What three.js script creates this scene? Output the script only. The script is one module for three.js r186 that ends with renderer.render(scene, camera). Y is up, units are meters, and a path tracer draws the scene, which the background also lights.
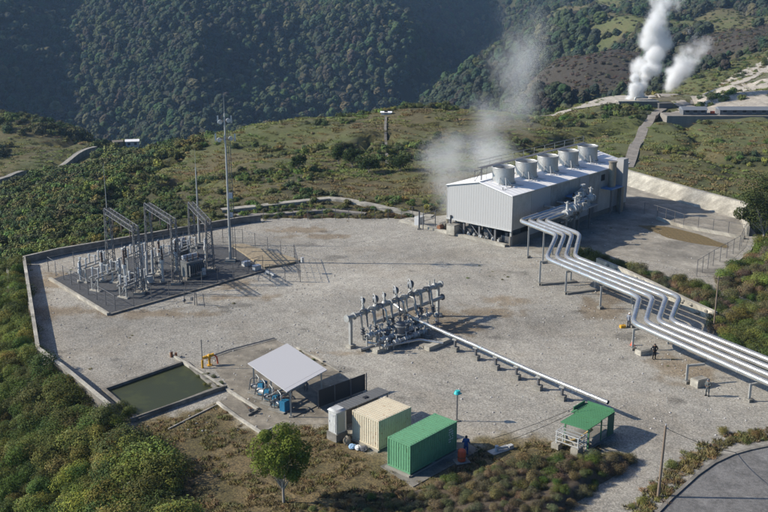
import * as THREE from 'three';
import { Sky } from 'three/addons/objects/Sky.js';
import { mergeGeometries, toCreasedNormals } from 'three/addons/utils/BufferGeometryUtils.js';
import { MarchingCubes } from 'three/addons/objects/MarchingCubes.js';

// ---------------------------------------------------------------- camera, sky, sun, exposure
const scene = new THREE.Scene();
const camera = new THREE.PerspectiveCamera(28.72, 1.5, 0.5, 4000);
camera.position.set(0, 39.758, 0);
camera.rotation.set(-16.25 * Math.PI / 180, 0, 0);
const SUN = new THREE.Vector3(-0.861, 0.508, -0.03).normalize();
const sky = new Sky(); sky.name = 'sky'; sky.scale.setScalar(3500); sky.userData.kind = 'structure';
sky.material.uniforms.sunPosition.value.copy(SUN);
sky.material.uniforms.turbidity.value = 4; sky.material.uniforms.rayleigh.value = 1.0; sky.material.uniforms.mieCoefficient.value = 0.004;
scene.add(sky);
scene.environmentIntensity = 0.18;
const sun = new THREE.DirectionalLight(new THREE.Color(1.0, 0.885, 0.71), 4.9);
sun.name = 'sun'; sun.position.copy(SUN).multiplyScalar(600).add(new THREE.Vector3(0, 0, -150)); sun.target.position.set(0, 0, -150);
sun.castShadow = true; sun.shadow.mapSize.set(4096, 4096);
Object.assign(sun.shadow.camera, { left: -200, right: 200, top: 200, bottom: -200, near: 1, far: 1500 });
scene.add(sun, sun.target);
scene.fog = new THREE.FogExp2(new THREE.Color(0.42, 0.66, 1.0), 0.00011);
const renderer = new THREE.WebGLRenderer({ antialias: true });
renderer.toneMapping = THREE.LinearToneMapping;
renderer.toneMappingExposure = 1.31;
renderer.shadowMap.enabled = true;

// ---------------------------------------------------------------- helpers
let seed = 12345;
function rnd() { seed = (seed + 0x6D2B79F5) | 0; let t = Math.imul(seed ^ (seed >>> 15), 1 | seed); t = (t + Math.imul(t ^ (t >>> 7), 61 | t)) ^ t; return ((t ^ (t >>> 14)) >>> 0) / 4294967296; }
const rr = (a, b) => a + (b - a) * rnd();
const V = (x, y, z) => new THREE.Vector3(x, y, z);
const lerp = (a, b, t) => a + (b - a) * t, clamp = (x, a = 0, b = 1) => Math.min(b, Math.max(a, x));
const smooth = (a, b, x) => { const t = clamp((x - a) / (b - a)); return t * t * (3 - 2 * t); };
function hash(x, y) { let h = Math.imul(x | 0, 374761393) ^ Math.imul(y | 0, 668265263); h = Math.imul(h ^ (h >>> 13), 1274126177); return ((h ^ (h >>> 16)) >>> 0) / 4294967296; }
function noise(x, y) { const xi = Math.floor(x), yi = Math.floor(y); let u = x - xi, v = y - yi; u = u * u * (3 - 2 * u); v = v * v * (3 - 2 * v);
  return lerp(lerp(hash(xi, yi), hash(xi + 1, yi), u), lerp(hash(xi, yi + 1), hash(xi + 1, yi + 1), u), v); }
function fbm(x, y, o = 4) { let s = 0, a = 0.5, n = 0; for (let i = 0; i < o; i++) { s += a * noise(x, y); n += a; x = x * 2.03 + 17.1; y = y * 2.01 + 5.7; a *= 0.5; } return s / n; }
const used = new Map();
function numbered(n) { const k = used.get(n) || 0; used.set(n, k + 1); return k ? `${n}_${String(k).padStart(3, '0')}` : n; }
const flat = g => (g.index ? g.toNonIndexed() : g);
function merge(list) { if (!Array.isArray(list)) return list; if (list.length === 1) return list[0]; return mergeGeometries(list.map(flat)); }
function add(parent, name, geoms, material) { const m = new THREE.Mesh(merge(geoms), material); m.name = parent === scene ? numbered(name) : name; m.castShadow = m.receiveShadow = true; parent.add(m); return m; }
function tag(o, label, category, group, kind) { if (label) o.userData.label = label; if (category) o.userData.category = category; if (group) o.userData.group = group; if (kind) o.userData.kind = kind; return o; }
function thing(name, label, category, pos = [0, 0, 0], turn = 0, group) { const o = new THREE.Group(); o.name = numbered(name); o.position.set(...pos); o.rotation.y = turn; scene.add(o); return tag(o, label, category, group); }
function copy(src, pos, turn, label) { const c = src.clone(); c.name = numbered(src.name.replace(/_\d{3}$/, '')); c.userData = { ...src.userData }; c.position.set(...pos); c.rotation.y = turn; if (label) c.userData.label = label; scene.add(c); return c; }
function struct(name, geoms, material) { const m = add(scene, name, geoms, material); m.userData.kind = 'structure'; return m; }
// geometry shorthands: boxes and cylinders stand on y, rods and bars join two points
const box = (w, h, d, x = 0, y = 0, z = 0, ry = 0) => { const g = new THREE.BoxGeometry(w, h, d), u = g.attributes.uv, s = Math.max(w, h, d), o = hash(Math.round(x * 37 + w * 91), Math.round(z * 53 + d * 17)) * 9; for (let i = 0; i < u.count; i++) u.setXY(i, u.getX(i) * s + o, u.getY(i) * s + o * 0.6); g.translate(0, h / 2, 0); if (ry) g.rotateY(ry); g.translate(x, y, z); return g; };
const cyl = (r, h, x = 0, y = 0, z = 0, seg = 14, r2 = r) => { const g = new THREE.CylinderGeometry(r2, r, h, seg); g.translate(x, y + h / 2, z); return g; };
const UPV = V(0, 1, 0);
function rod(a, b, r, seg = 6, r2 = r) { const A = V(...a), B = V(...b), d = B.clone().sub(A), g = new THREE.CylinderGeometry(r2, r, d.length(), seg); g.translate(0, d.length() / 2, 0);
  g.applyQuaternion(new THREE.Quaternion().setFromUnitVectors(UPV, d.normalize())); g.translate(A.x, A.y, A.z); return g; }
function bar(a, b, w, h) { const A = V(...a), B = V(...b), d = B.clone().sub(A), L = d.length(), g = new THREE.BoxGeometry(w, h, L); g.translate(0, 0, L / 2);
  const m = new THREE.Matrix4().lookAt(B, A, UPV); g.applyMatrix4(m); g.translate(A.x, A.y, A.z); return g; }
function disc(r, t, c, axis, seg = 16) { const g = new THREE.CylinderGeometry(r, r, t, seg); g.applyQuaternion(new THREE.Quaternion().setFromUnitVectors(UPV, V(...axis).normalize())); g.translate(...c); return g; }
function ring(R, r, c, axis) { const g = new THREE.TorusGeometry(R, r, 6, 18); g.applyQuaternion(new THREE.Quaternion().setFromUnitVectors(V(0, 0, 1), V(...axis).normalize())); g.translate(...c); return g; }
function ball(r, x, y, z, sx = 1, sy = 1, sz = 1) { const g = new THREE.SphereGeometry(r, 12, 9); g.scale(sx, sy, sz); g.translate(x, y, z); return g; }
// a pipe along a polyline whose corners are bends of radius R
function pipe(points, r, R = 0.9, seg = 14) {
  const P = points.map(p => V(...p)), out = [P[0]];
  for (let i = 1; i < P.length - 1; i++) {
    const a = P[i - 1].clone().sub(P[i]), b = P[i + 1].clone().sub(P[i]), la = a.length(), lb = b.length(), k = Math.min(R, la * 0.45, lb * 0.45); a.normalize(); b.normalize();
    const s = P[i].clone().addScaledVector(a, k), e = P[i].clone().addScaledVector(b, k);
    for (let j = 0; j <= 8; j++) { const t = j / 8; out.push(s.clone().multiplyScalar((1 - t) ** 2).addScaledVector(P[i], 2 * t * (1 - t)).addScaledVector(e, t * t)); }
  }
  out.push(P[P.length - 1]);
  const pos = [], nor = [], uv = [], idx = []; let N = null, len = 0;
  out.forEach((p, i) => {
    const t = (out[Math.min(i + 1, out.length - 1)]).clone().sub(out[Math.max(i - 1, 0)]).normalize();
    if (!N) N = Math.abs(t.y) < 0.9 ? V(0, 1, 0) : V(1, 0, 0);
    N = N.clone().addScaledVector(t, -N.dot(t)).normalize(); const B = t.clone().cross(N);
    if (i) len += p.distanceTo(out[i - 1]);
    for (let j = 0; j <= seg; j++) { const a = j / seg * Math.PI * 2, n = N.clone().multiplyScalar(Math.cos(a)).addScaledVector(B, Math.sin(a)); pos.push(p.x + n.x * r, p.y + n.y * r, p.z + n.z * r); nor.push(n.x, n.y, n.z); uv.push(j / seg, len); }
    if (i) for (let j = 0; j < seg; j++) { const q = (i - 1) * (seg + 1) + j, w = q + seg + 1; idx.push(q, q + 1, w, q + 1, w + 1, w); }
  });
  const g = new THREE.BufferGeometry(); g.setAttribute('position', new THREE.Float32BufferAttribute(pos, 3)); g.setAttribute('normal', new THREE.Float32BufferAttribute(nor, 3)); g.setAttribute('uv', new THREE.Float32BufferAttribute(uv, 2)); g.setIndex(idx); return g;
}
// a horizontal sheet over a polygon [[x, z], ...], uv in metres
function sheet(poly, y, thick = 0) {
  const s = new THREE.Shape(poly.map(([x, z]) => new THREE.Vector2(x, -z))); let g;
  if (thick) { g = new THREE.ExtrudeGeometry(s, { depth: thick, bevelEnabled: false }); g.rotateX(-Math.PI / 2); g.translate(0, y - thick, 0); } else { g = new THREE.ShapeGeometry(s); g.rotateX(-Math.PI / 2); g.translate(0, y, 0); }
  const p = g.attributes.position, uv = new Float32Array(p.count * 2); for (let i = 0; i < p.count; i++) { uv[2 * i] = p.getX(i) + p.getY(i) * 0.7; uv[2 * i + 1] = p.getZ(i) + p.getY(i) * 0.7; }
  g.setAttribute('uv', new THREE.BufferAttribute(uv, 2)); return g;
}
// strip of given width along a ground polyline, as a low box (kerb, wall) from y0 to y1
function strip(pts, width, y0, y1) {
  const L = [], Rr = []; pts.forEach((p, i) => { const a = pts[Math.max(0, i - 1)], b = pts[Math.min(pts.length - 1, i + 1)]; let dx = b[0] - a[0], dz = b[1] - a[1]; const l = Math.hypot(dx, dz); dx /= l; dz /= l; L.push([p[0] + dz * width / 2, p[1] - dx * width / 2]); Rr.push([p[0] - dz * width / 2, p[1] + dx * width / 2]); });
  return sheet([...L, ...Rr.reverse()], y1, y1 - y0);
}
function inside(poly, x, z) { let c = false; for (let i = 0, j = poly.length - 1; i < poly.length; j = i++) { const [xi, zi] = poly[i], [xj, zj] = poly[j]; if ((zi > z) !== (zj > z) && x < (xj - xi) * (z - zi) / (zj - zi) + xi) c = !c; } return c; }
function segDist(ax, az, bx, bz, x, z) { const dx = bx - ax, dz = bz - az, t = clamp(((x - ax) * dx + (z - az) * dz) / (dx * dx + dz * dz)); return Math.hypot(x - ax - dx * t, z - az - dz * t); }
function lineDist(pts, x, z) { let d = 1e9; for (let i = 0; i < pts.length - 1; i++) d = Math.min(d, segDist(...pts[i], ...pts[i + 1], x, z)); return d; }
function polyDist(poly, x, z) { const d = lineDist([...poly, poly[0]], x, z); return inside(poly, x, z) ? -d : d; }

// ---------------------------------------------------------------- textures and materials
function tex(size, fn, srgb = true) { const d = new Uint8Array(size * size * 4); for (let y = 0; y < size; y++) for (let x = 0; x < size; x++) { const c = fn(x, y); const i = (y * size + x) * 4; d[i] = clamp(c[0], 0, 255); d[i + 1] = clamp(c[1], 0, 255); d[i + 2] = clamp(c[2], 0, 255); d[i + 3] = 255; }
  const t = new THREE.DataTexture(d, size, size); t.wrapS = t.wrapT = THREE.RepeatWrapping; t.magFilter = THREE.LinearFilter; t.minFilter = THREE.LinearMipmapLinearFilter; t.generateMipmaps = true; if (srgb) t.colorSpace = THREE.SRGBColorSpace; t.needsUpdate = true; return t; }
// tileable noise
function tnoise(x, y, p) { const xi = Math.floor(x), yi = Math.floor(y); let u = x - xi, v = y - yi; u = u * u * (3 - 2 * u); v = v * v * (3 - 2 * v); const w = a => ((a % p) + p) % p; return lerp(lerp(hash(w(xi), w(yi)), hash(w(xi + 1), w(yi)), u), lerp(hash(w(xi), w(yi + 1)), hash(w(xi + 1), w(yi + 1)), u), v); }
const speck = tex(512, (x, y) => { let s = 0; for (const [k, a] of [[8, 0.25], [32, 0.25], [128, 0.3], [256, 0.35]]) s += a * (tnoise(x / 512 * k, y / 512 * k, k) - 0.5); const v = 205 + s * 150; return [v, v, v]; });
const rep = (t, u, v = u) => { const c = t.clone(); c.repeat.set(u, v); c.needsUpdate = true; return c; };
const speckM = rep(speck, 1 / 6), speckFine = rep(speck, 1 / 1.6), speckBig = rep(speck, 1 / 25);
function std(rgb, roughness = 0.8, metalness = 0, extra = {}) { return new THREE.MeshStandardMaterial({ color: new THREE.Color().setRGB(...rgb), roughness, metalness, ...extra }); }
const weather = (k, lo, hi, ks) => tex(256, (x, y) => { let s = 0; for (const [f, a] of ks) s += a * tnoise(x / 256 * f + k * 31, y / 256 * f, f); const v = lerp(lo, hi, s); return [v, v, v * 0.985]; });
const grime = weather(1, 175, 255, [[3, 0.35], [9, 0.3], [40, 0.2], [120, 0.15]]);
const grimeStrong = weather(2, 120, 255, [[4, 0.35], [12, 0.3], [50, 0.2], [128, 0.15]]);
const worn = tex(512, (x, y) => { let s = 0; for (const [f, a] of [[4, 0.3], [14, 0.3], [60, 0.25], [200, 0.15]]) s += a * tnoise(x / 512 * f, y / 512 * f, f); const rust = 0.75 * smooth(0.71, 0.8, 0.5 * tnoise(x / 512 * 22 + 9, y / 512 * 9, 9) + 0.35 * tnoise(x / 512 * 70, y / 512 * 50, 10) + 0.25 * s), v = lerp(190, 255, s); return [lerp(v, 150, rust), lerp(v, 96, rust), lerp(v * 0.99, 66, rust)]; });
const scum = tex(256, (x, y) => { let s = 0; for (const [f, a] of [[3, 0.4], [8, 0.3], [24, 0.2], [90, 0.1]]) s += a * tnoise(x / 256 * f + 5, y / 256 * f, f); const k = smooth(0.4, 0.62, s); return [lerp(170, 205, k), lerp(180, 212, k), lerp(140, 150, k)]; });
const M = {
  galv: std([0.62, 0.62, 0.61], 0.55, 0.35, { map: rep(grime, 1, 0.5) }),
  pipeMetal: std([0.76, 0.76, 0.76], 0.36, 0.65, { map: rep(grime, 1, 0.14), roughnessMap: rep(grimeStrong, 1, 0.2) }),
  darkSteel: std([0.14, 0.145, 0.155], 0.55, 0.5), lattice: std([0.15, 0.15, 0.155], 0.6, 0.3),
  concrete: std([0.54, 0.51, 0.46], 0.9, 0, { map: rep(grimeStrong, 0.25) }), concreteDark: std([0.36, 0.335, 0.3], 0.92, 0, { map: rep(grimeStrong, 0.2) }), concretePale: std([0.72, 0.68, 0.6], 0.9, 0, { map: rep(grimeStrong, 0.13) }),
  whitePaint: std([0.72, 0.73, 0.74], 0.55, 0, { map: grime }), porcelain: std([0.11, 0.07, 0.055], 0.3), porcelainGrey: std([0.42, 0.43, 0.45], 0.35),
  wallSheet: std([0.4, 0.4, 0.395], 0.65, 0.05), roofSheet: std([0.86, 0.86, 0.86], 0.6, 0.0), shedRoof: std([0.42, 0.42, 0.44], 0.65, 0.0), greyRoof: std([0.2, 0.205, 0.215], 0.6, 0.1, { map: grime }),
  tan: std([0.4, 0.36, 0.29], 0.5, 0.3, { map: grime }), blueSteel: std([0.1, 0.22, 0.42], 0.5), bluePaint: std([0.03, 0.24, 0.45], 0.5, 0, { map: grime }), teal: std([0.02, 0.42, 0.42], 0.4),
  green: std([0.165, 0.42, 0.235], 0.6, 0.0, { map: rep(worn, 0.23) }), greenRoof: std([0.085, 0.27, 0.13], 0.6, 0, { map: rep(worn, 0.31) }), beige: std([0.78, 0.7, 0.54], 0.6, 0, { map: rep(worn, 0.2) }),
  yellow: std([0.6, 0.32, 0.02], 0.5), orange: std([0.62, 0.09, 0.03], 0.5), rust: std([0.22, 0.1, 0.05], 0.85), wood: std([0.2, 0.15, 0.11], 0.9), black: std([0.02, 0.02, 0.022], 0.6), darkPanel: std([0.035, 0.037, 0.04], 0.6),
  transformerGrey: std([0.24, 0.255, 0.27], 0.5, 0.1, { map: grime }),
  fanMetal: std([0.72, 0.72, 0.72], 0.42, 0.45, { map: rep(grime, 2, 1) }),
  cable: std([0.03, 0.03, 0.03], 0.7), tarmac: std([0.25, 0.245, 0.24], 0.95, 0, { map: rep(speck, 1 / 7.3), bumpMap: speckFine, bumpScale: 0.01 }), bark: std([0.3, 0.27, 0.23], 0.95),
};

// ---------------------------------------------------------------- terrain
// heights [x, z, y] surveyed round the site; a spline runs through them
const SURVEY = [-63.7,-160.0,-4.1,-80.7,-205.0,-7.7,-55.4,-166.0,-2.2,-54.1,-186.0,-3.3,-77.6,-235.0,-9.8,-102.2,-262.0,-12.8,-46.6,-195.0,-3.4,-55.9,-235.0,-7.3,-89.5,-228.0,-11.2,-93.8,-285.0,-17.4,-93.1,-330.0,-20.6,-87.4,-345.0,-21.6,-153.6,-400.0,-17.3,-136.1,-395.0,-18.5,-123.0,-390.0,-22.5,-108.5,-385.0,-28.7,-68.5,-290.0,-11.5,-49.6,-268.0,-4.9,-34.7,-258.0,-0.4,-14.2,-262.0,1.4,7.0,-270.0,2.6,18.1,-275.0,2.2,32.4,-280.0,1.8,50.1,-285.0,1.1,-38.3,-205.0,-1.3,-27.8,-205.0,0.8,-17.4,-205.0,0.8,-19.6,-232.0,0.4,-0.9,-215.0,1.1,-1.0,-240.0,1.5,9.5,-203.0,1.2,-24.2,-177.0,0.6,-11.6,-177.0,0.6,2.9,-180.0,-0.1,25.8,-220.0,0.2,43.3,-245.0,0.7,68.3,-276.0,2.1,61.4,-285.0,1.1,93.3,-262.0,2.2,80.7,-255.0,1.6,68.3,-214.0,1.3,55.5,-206.0,0.6,93.8,-243.0,1.0,76.5,-196.0,0.5,65.1,-190.0,-0.3,69.3,-176.0,-1.0,94.5,-300.0,0.9,159.2,-420.0,-0.6,123.6,-350.0,-0.4,83.4,-315.0,0.5,66.7,-310.0,0.2,62.5,-430.0,-13.8,98.6,-460.0,-13.0,146.8,-470.0,-8.2,148.2,-700.0,-9.9,216.2,-700.0,-3.2,276.9,-740.0,1.3,97.1,-560.0,-10.8,239.8,-930.0,9.1,327.5,-880.0,10.7,114.1,-800.0,-9.4,152.1,-560.0,-8.1,-314.8,-820.0,-76.3,-232.4,-810.0,-106.0,-155.6,-840.0,-100.3,-47.0,-870.0,-87.7,23.4,-900.0,-84.0,-394.5,-1060.0,4.8,-245.0,-1080.0,4.1,-87.9,-1080.0,4.1,-219.6,-950.0,-55.3,-306.1,-930.0,-44.2,-99.4,-970.0,-47.8,-39.3,-1040.0,5.4,15.2,-970.0,-33.8,47.0,-930.0,-60.6,87.2,-1250.0,-61.0,130.3,-1400.0,-6.5,47.1,-1350.0,-4.8,102.6,-900.0,-32.8,81.0,-850.0,-57.8,-56.0,-132.0,-2.0,-50.0,-108.0,-2.5,-42.0,-93.0,-2.5,-35.0,-83.0,-2.2,-29.0,-74.0,-2.2,-23.0,-64.0,-2.0,-60.0,-98.0,-7.0,-48.0,-70.0,-7.0,-85.0,-130.0,-12.0,-40.0,-40.0,-5.0,-95.0,-60.0,-20.0,0.0,20.0,-6.0,60.0,20.0,-4.0,-120.0,-200.0,-22.0,-200.0,-300.0,-45.0,-250.0,-120.0,-50.0,-10.0,-360.0,-45.0,-60.0,-420.0,-85.0,60.0,-420.0,-60.0,-150.0,-560.0,-110.0,0.0,-600.0,-110.0,80.0,-600.0,-75.0,-300.0,-650.0,-110.0,90.0,-60.0,-2.0,75.0,-110.0,3.0,85.0,-150.0,8.0,110.0,-200.0,10.0,200.0,-200.0,18.0,200.0,-100.0,10.0,300.0,-500.0,25.0,400.0,-900.0,90.0,300.0,-1500.0,110.0,0.0,-1550.0,110.0,-400.0,-1400.0,140.0,-500.0,-1000.0,20.0,-500.0,-600.0,-90.0,-500.0,-200.0,-80.0,500.0,-300.0,50.0,50.0,-190.0,1.6,63.0,-165.0,2.0,60.0,-150.0,2.0];
const NC = SURVEY.length / 3;
const tps = (() => {
  const n = NC + 3, A = []; for (let i = 0; i < n; i++) A.push(new Float64Array(n + 1));
  const K = 100;
  for (let i = 0; i < NC; i++) { for (let j = 0; j < NC; j++) A[i][j] = Math.hypot(SURVEY[3 * i] - SURVEY[3 * j], SURVEY[3 * i + 1] - SURVEY[3 * j + 1]) / K; A[i][i] += -0.02; A[i][NC] = A[NC][i] = 1; A[i][NC + 1] = A[NC + 1][i] = SURVEY[3 * i] / K; A[i][NC + 2] = A[NC + 2][i] = SURVEY[3 * i + 1] / K; A[i][n] = SURVEY[3 * i + 2]; }
  for (let c = 0; c < n; c++) { let p = c; for (let r = c + 1; r < n; r++) if (Math.abs(A[r][c]) > Math.abs(A[p][c])) p = r; [A[c], A[p]] = [A[p], A[c]]; for (let r = c + 1; r < n; r++) { const f = A[r][c] / A[c][c]; if (f) for (let k = c; k <= n; k++) A[r][k] -= f * A[c][k]; } }
  const w = new Float64Array(n); for (let r = n - 1; r >= 0; r--) { let s = A[r][n]; for (let k = r + 1; k < n; k++) s -= A[r][k] * w[k]; w[r] = s / A[r][r]; }
  return (x, z) => { let s = w[NC] + w[NC + 1] * x / K + w[NC + 2] * z / K; for (let i = 0; i < NC; i++) s += w[i] * Math.hypot(x - SURVEY[3 * i], z - SURVEY[3 * i + 1]) / K; return s; };
})();
const LEVEL = [[-50.6, -134.6], [-46, -138.2], [-35, -147], [-23, -156.5], [-19, -158.5], [3, -158.5], [12, -161], [30, -187], [45, -190], [59, -163], [57, -147], [53, -139], [44, -126], [47, -102], [60, -88], [62, -30], [-2, -30], [-10, -58], [-18, -74], [-26, -84.5], [-33, -93.5], [-37.2, -99]];
const POND = [[-27.1, -89.7], [-20.8, -96.7], [-16.4, -89.9], [-22.3, -83.2]];
function ridges(x, z) { const d = -z, far = smooth(560, 850, d) * (1 - smooth(20, 130, x + (d - 900) * 0.1)); let h = 0; if (far > 0) { const w = x + 26 * fbm(x / 90 + 3, z / 140, 2) + d * 0.18; h += far * (Math.abs(((w / 118) % 2 + 2) % 2 - 1) - 0.5) * 44; h += far * (fbm(x / 45, z / 60, 3) - 0.5) * 24; }
  const vd = segDist(52, -850, 135, -1420, x, z); h -= 62 * Math.exp(-((vd / 62) ** 2)) * smooth(780, 960, d);
  const right = smooth(380, 520, d) * smooth(-10, 60, x - 40 + (d - 500) * -0.05); if (right > 0) h += right * ((fbm(x / 85 + 9, z / 130, 3) - 0.5) * 34); return h; }
function heightAt(x, z) {
  const pd = polyDist(LEVEL, x, z); if (pd < -0.8) { if (polyDist(POND, x, z) < 0.6) return -1.6; return -0.25; }
  const d = Math.hypot(x, z); let h = tps(x, z) + ridges(x, z);
  const gully = Math.abs(fbm(x / 30 + 2, z / 46 + 6, 3) - 0.5); h -= 2.6 * smooth(0.06, 0, gully) * smooth(8, 40, pd) * smooth(150, 190, d);
  h += (fbm(x / 14, z / 14, 3) - 0.5) * 2.4 * smooth(2, 25, pd) + (fbm(x / 34 + 7, z / 70, 2) - 0.5) * 8 * smooth(6, 60, pd) * smooth(120, 200, d);
  // the ground behind the two yard walls stands higher
  return lerp(-0.25, h, smooth(-0.8, 9, pd));
}
function axis(lo, hi, fine0, fine1, fine, grow, max) { const a = []; for (let x = fine0; x <= fine1; x += fine) a.push(x); let s = fine, x = a[a.length - 1]; while (x < hi) { s = Math.min(s * grow, max); x += s; a.push(x); } s = fine; x = a[0]; while (x > lo) { s = Math.min(s * grow, max); x -= s; a.unshift(x); } return a; }
const gx = axis(-640, 640, -66, 70, 2, 1.05, 9), gz = axis(-1560, 40, -200, -50, 2, 1.035, 9);
const hGrid = new Float32Array(gx.length * gz.length);
gz.forEach((z, j) => gx.forEach((x, i) => { hGrid[j * gx.length + i] = heightAt(x, z); }));
function find(a, v) { let lo = 0, hi = a.length - 2; while (lo < hi) { const m = (lo + hi + 1) >> 1; if (a[m] <= v) lo = m; else hi = m - 1; } return lo; }
function ground(x, z) { const i = find(gx, x), j = find(gz, z), u = clamp((x - gx[i]) / (gx[i + 1] - gx[i])), v = clamp((z - gz[j]) / (gz[j + 1] - gz[j])), n = gx.length; return lerp(lerp(hGrid[j * n + i], hGrid[j * n + i + 1], u), lerp(hGrid[(j + 1) * n + i], hGrid[(j + 1) * n + i + 1], u), v); }
// what covers the ground: shares of forest, thicket and scrub, and the soil colour
const TRACK = [[48.5, -196.4], [51.3, -206.0], [55.6, -220.3], [59.8, -233.7], [63.9, -245.6], [69.2, -258.8], [75.5, -271.4]], CHANNEL = [[-92, -228], [-96, -285], [-95, -326]];
const BARE = [[[52, -283], [62, -279], [76, -280], [92, -287], [120, -318], [150, -345], [190, -420], [165, -425], [120, -352], [96, -312], [78, -300], [50, -300]], [[76, -258], [84, -252], [112, -254], [116, -270], [80, -272]]];
const BROWN = [[[60, -470], [110, -440], [150, -560], [120, -640], [80, -560]], [[150, -520], [260, -520], [300, -640], [220, -640], [170, -590]]];
function cover(x, z) {
  const d = -z, c = { forest: 0, thicket: 0, scrub: 0 };
  if (polyDist(LEVEL, x, z) < 0.6) return c;
  const right = smooth(20, 50, x - 10 + (d - 380) * 0.02), edge = lerp(430, 380, right * (1 - smooth(78, 110, x))) + 30 * (fbm(x / 30, z / 30, 2) - 0.5);
  if (d > edge) { let f = 1; for (const b of BROWN) f *= smooth(-4, 12, polyDist(b, x, z) + 14 * (fbm(x / 22, z / 22, 3) - 0.5)); if (x > 105) f *= 1 - smooth(0.52, 0.58, fbm(x / 75 + 3, z / 120 + 1, 3)) * smooth(105, 150, x - (d - 450) * 0.06); c.forest = f; c.scrub = 1 - f; if (right > 0.5 && d < 470) c.forest *= 0.8; return c; }
  for (const b of BARE) if (polyDist(b, x, z) < 3 * (fbm(x / 6, z / 6, 2) - 0.3)) { c.scrub = 0.12; return c; }
  if (lineDist(TRACK, x, z) < 2.2 || lineDist(CHANNEL, x + 0.5, z - 2) < 4.2) return c;
  if (x < -20 && d < 132) { c.thicket = 1; return c; }
  const ravine = smooth(-24, -44, x + (d - 160) * 0.16 + 22 * (fbm(x / 20, z / 20, 3) - 0.5)) * (1 - smooth(285, 330, d)) * lerp(1, smooth(0.4, 0.52, fbm(x / 30 + 4, z / 24, 3)), smooth(185, 215, d));
  const leftHill = x < -100 ? smooth(350, 370, d) : 0;
  c.thicket = Math.max(ravine, leftHill * smooth(0.4, 0.55, fbm(x / 12, z / 12, 2)));
  c.thicket = Math.max(c.thicket, smooth(178, 166, d + 6 * fbm(x / 6, z / 6, 2)) * (x < 40 ? 0.5 : 0.8), 0.85 * smooth(0.6, 0.68, fbm(x / 16 + 40, z / 9, 3)));
  c.scrub = 1 - 0.7 * c.thicket; return c;
}
{
  const nx = gx.length, nz = gz.length, pos = new Float32Array(nx * nz * 3), col = new Float32Array(nx * nz * 3), uv = new Float32Array(nx * nz * 2), idx = [];
  for (let j = 0; j < nz; j++) for (let i = 0; i < nx; i++) {
    const k = j * nx + i, x = gx[i], z = gz[j]; pos.set([x, hGrid[k], z], 3 * k); uv.set([x, z], 2 * k);
    const c = cover(x, z), n = fbm(x / 9, z / 9, 3), n2 = fbm(x / 33 + 5, z / 33, 3), br = smooth(0.42, 0.62, n2 * 0.6 + n * 0.4);
    let r = lerp(0.205, 0.25, br), g = lerp(0.232, 0.212, br), b = lerp(0.076, 0.094, br);
    let bare = 0; for (const p of BARE) bare = Math.max(bare, smooth(3, -2, polyDist(p, x, z) + 8 * (n - 0.5)));
    bare *= 0.35 * smooth(0.3, 0.5, fbm(x / 5 + 2, z / 9, 3));
    r = lerp(r, 0.4, bare); g = lerp(g, 0.37, bare); b = lerp(b, 0.33, bare);
    r = lerp(r, 0.045, c.forest); g = lerp(g, 0.05, c.forest); b = lerp(b, 0.03, c.forest);
    const th = c.thicket * 0.7; r = lerp(r, 0.06, th); g = lerp(g, 0.07, th); b = lerp(b, 0.028, th);
    let bw = 0; for (const p of BROWN) bw = Math.max(bw, smooth(6, -6, polyDist(p, x, z) + 14 * (n - 0.5))); r = lerp(r, 0.095, bw); g = lerp(g, 0.08, bw); b = lerp(b, 0.058, bw);
    col.set([r, g, b], 3 * k);
  }
  for (let j = 0; j < nz - 1; j++) for (let i = 0; i < nx - 1; i++) { const a = j * nx + i, b = a + 1, c = a + nx, d = c + 1; idx.push(a, c, b, b, c, d); }
  const g = new THREE.BufferGeometry(); g.setAttribute('position', new THREE.BufferAttribute(pos, 3)); g.setAttribute('color', new THREE.BufferAttribute(col, 3)); g.setAttribute('uv', new THREE.BufferAttribute(uv, 2)); g.setIndex(idx); g.computeVertexNormals();
  struct('terrain', g, new THREE.MeshStandardMaterial({ vertexColors: true, roughness: 1, map: speckM, bumpMap: speckM, bumpScale: 0.25 }));
}
console.log('terrain', gx.length, gz.length);

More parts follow.
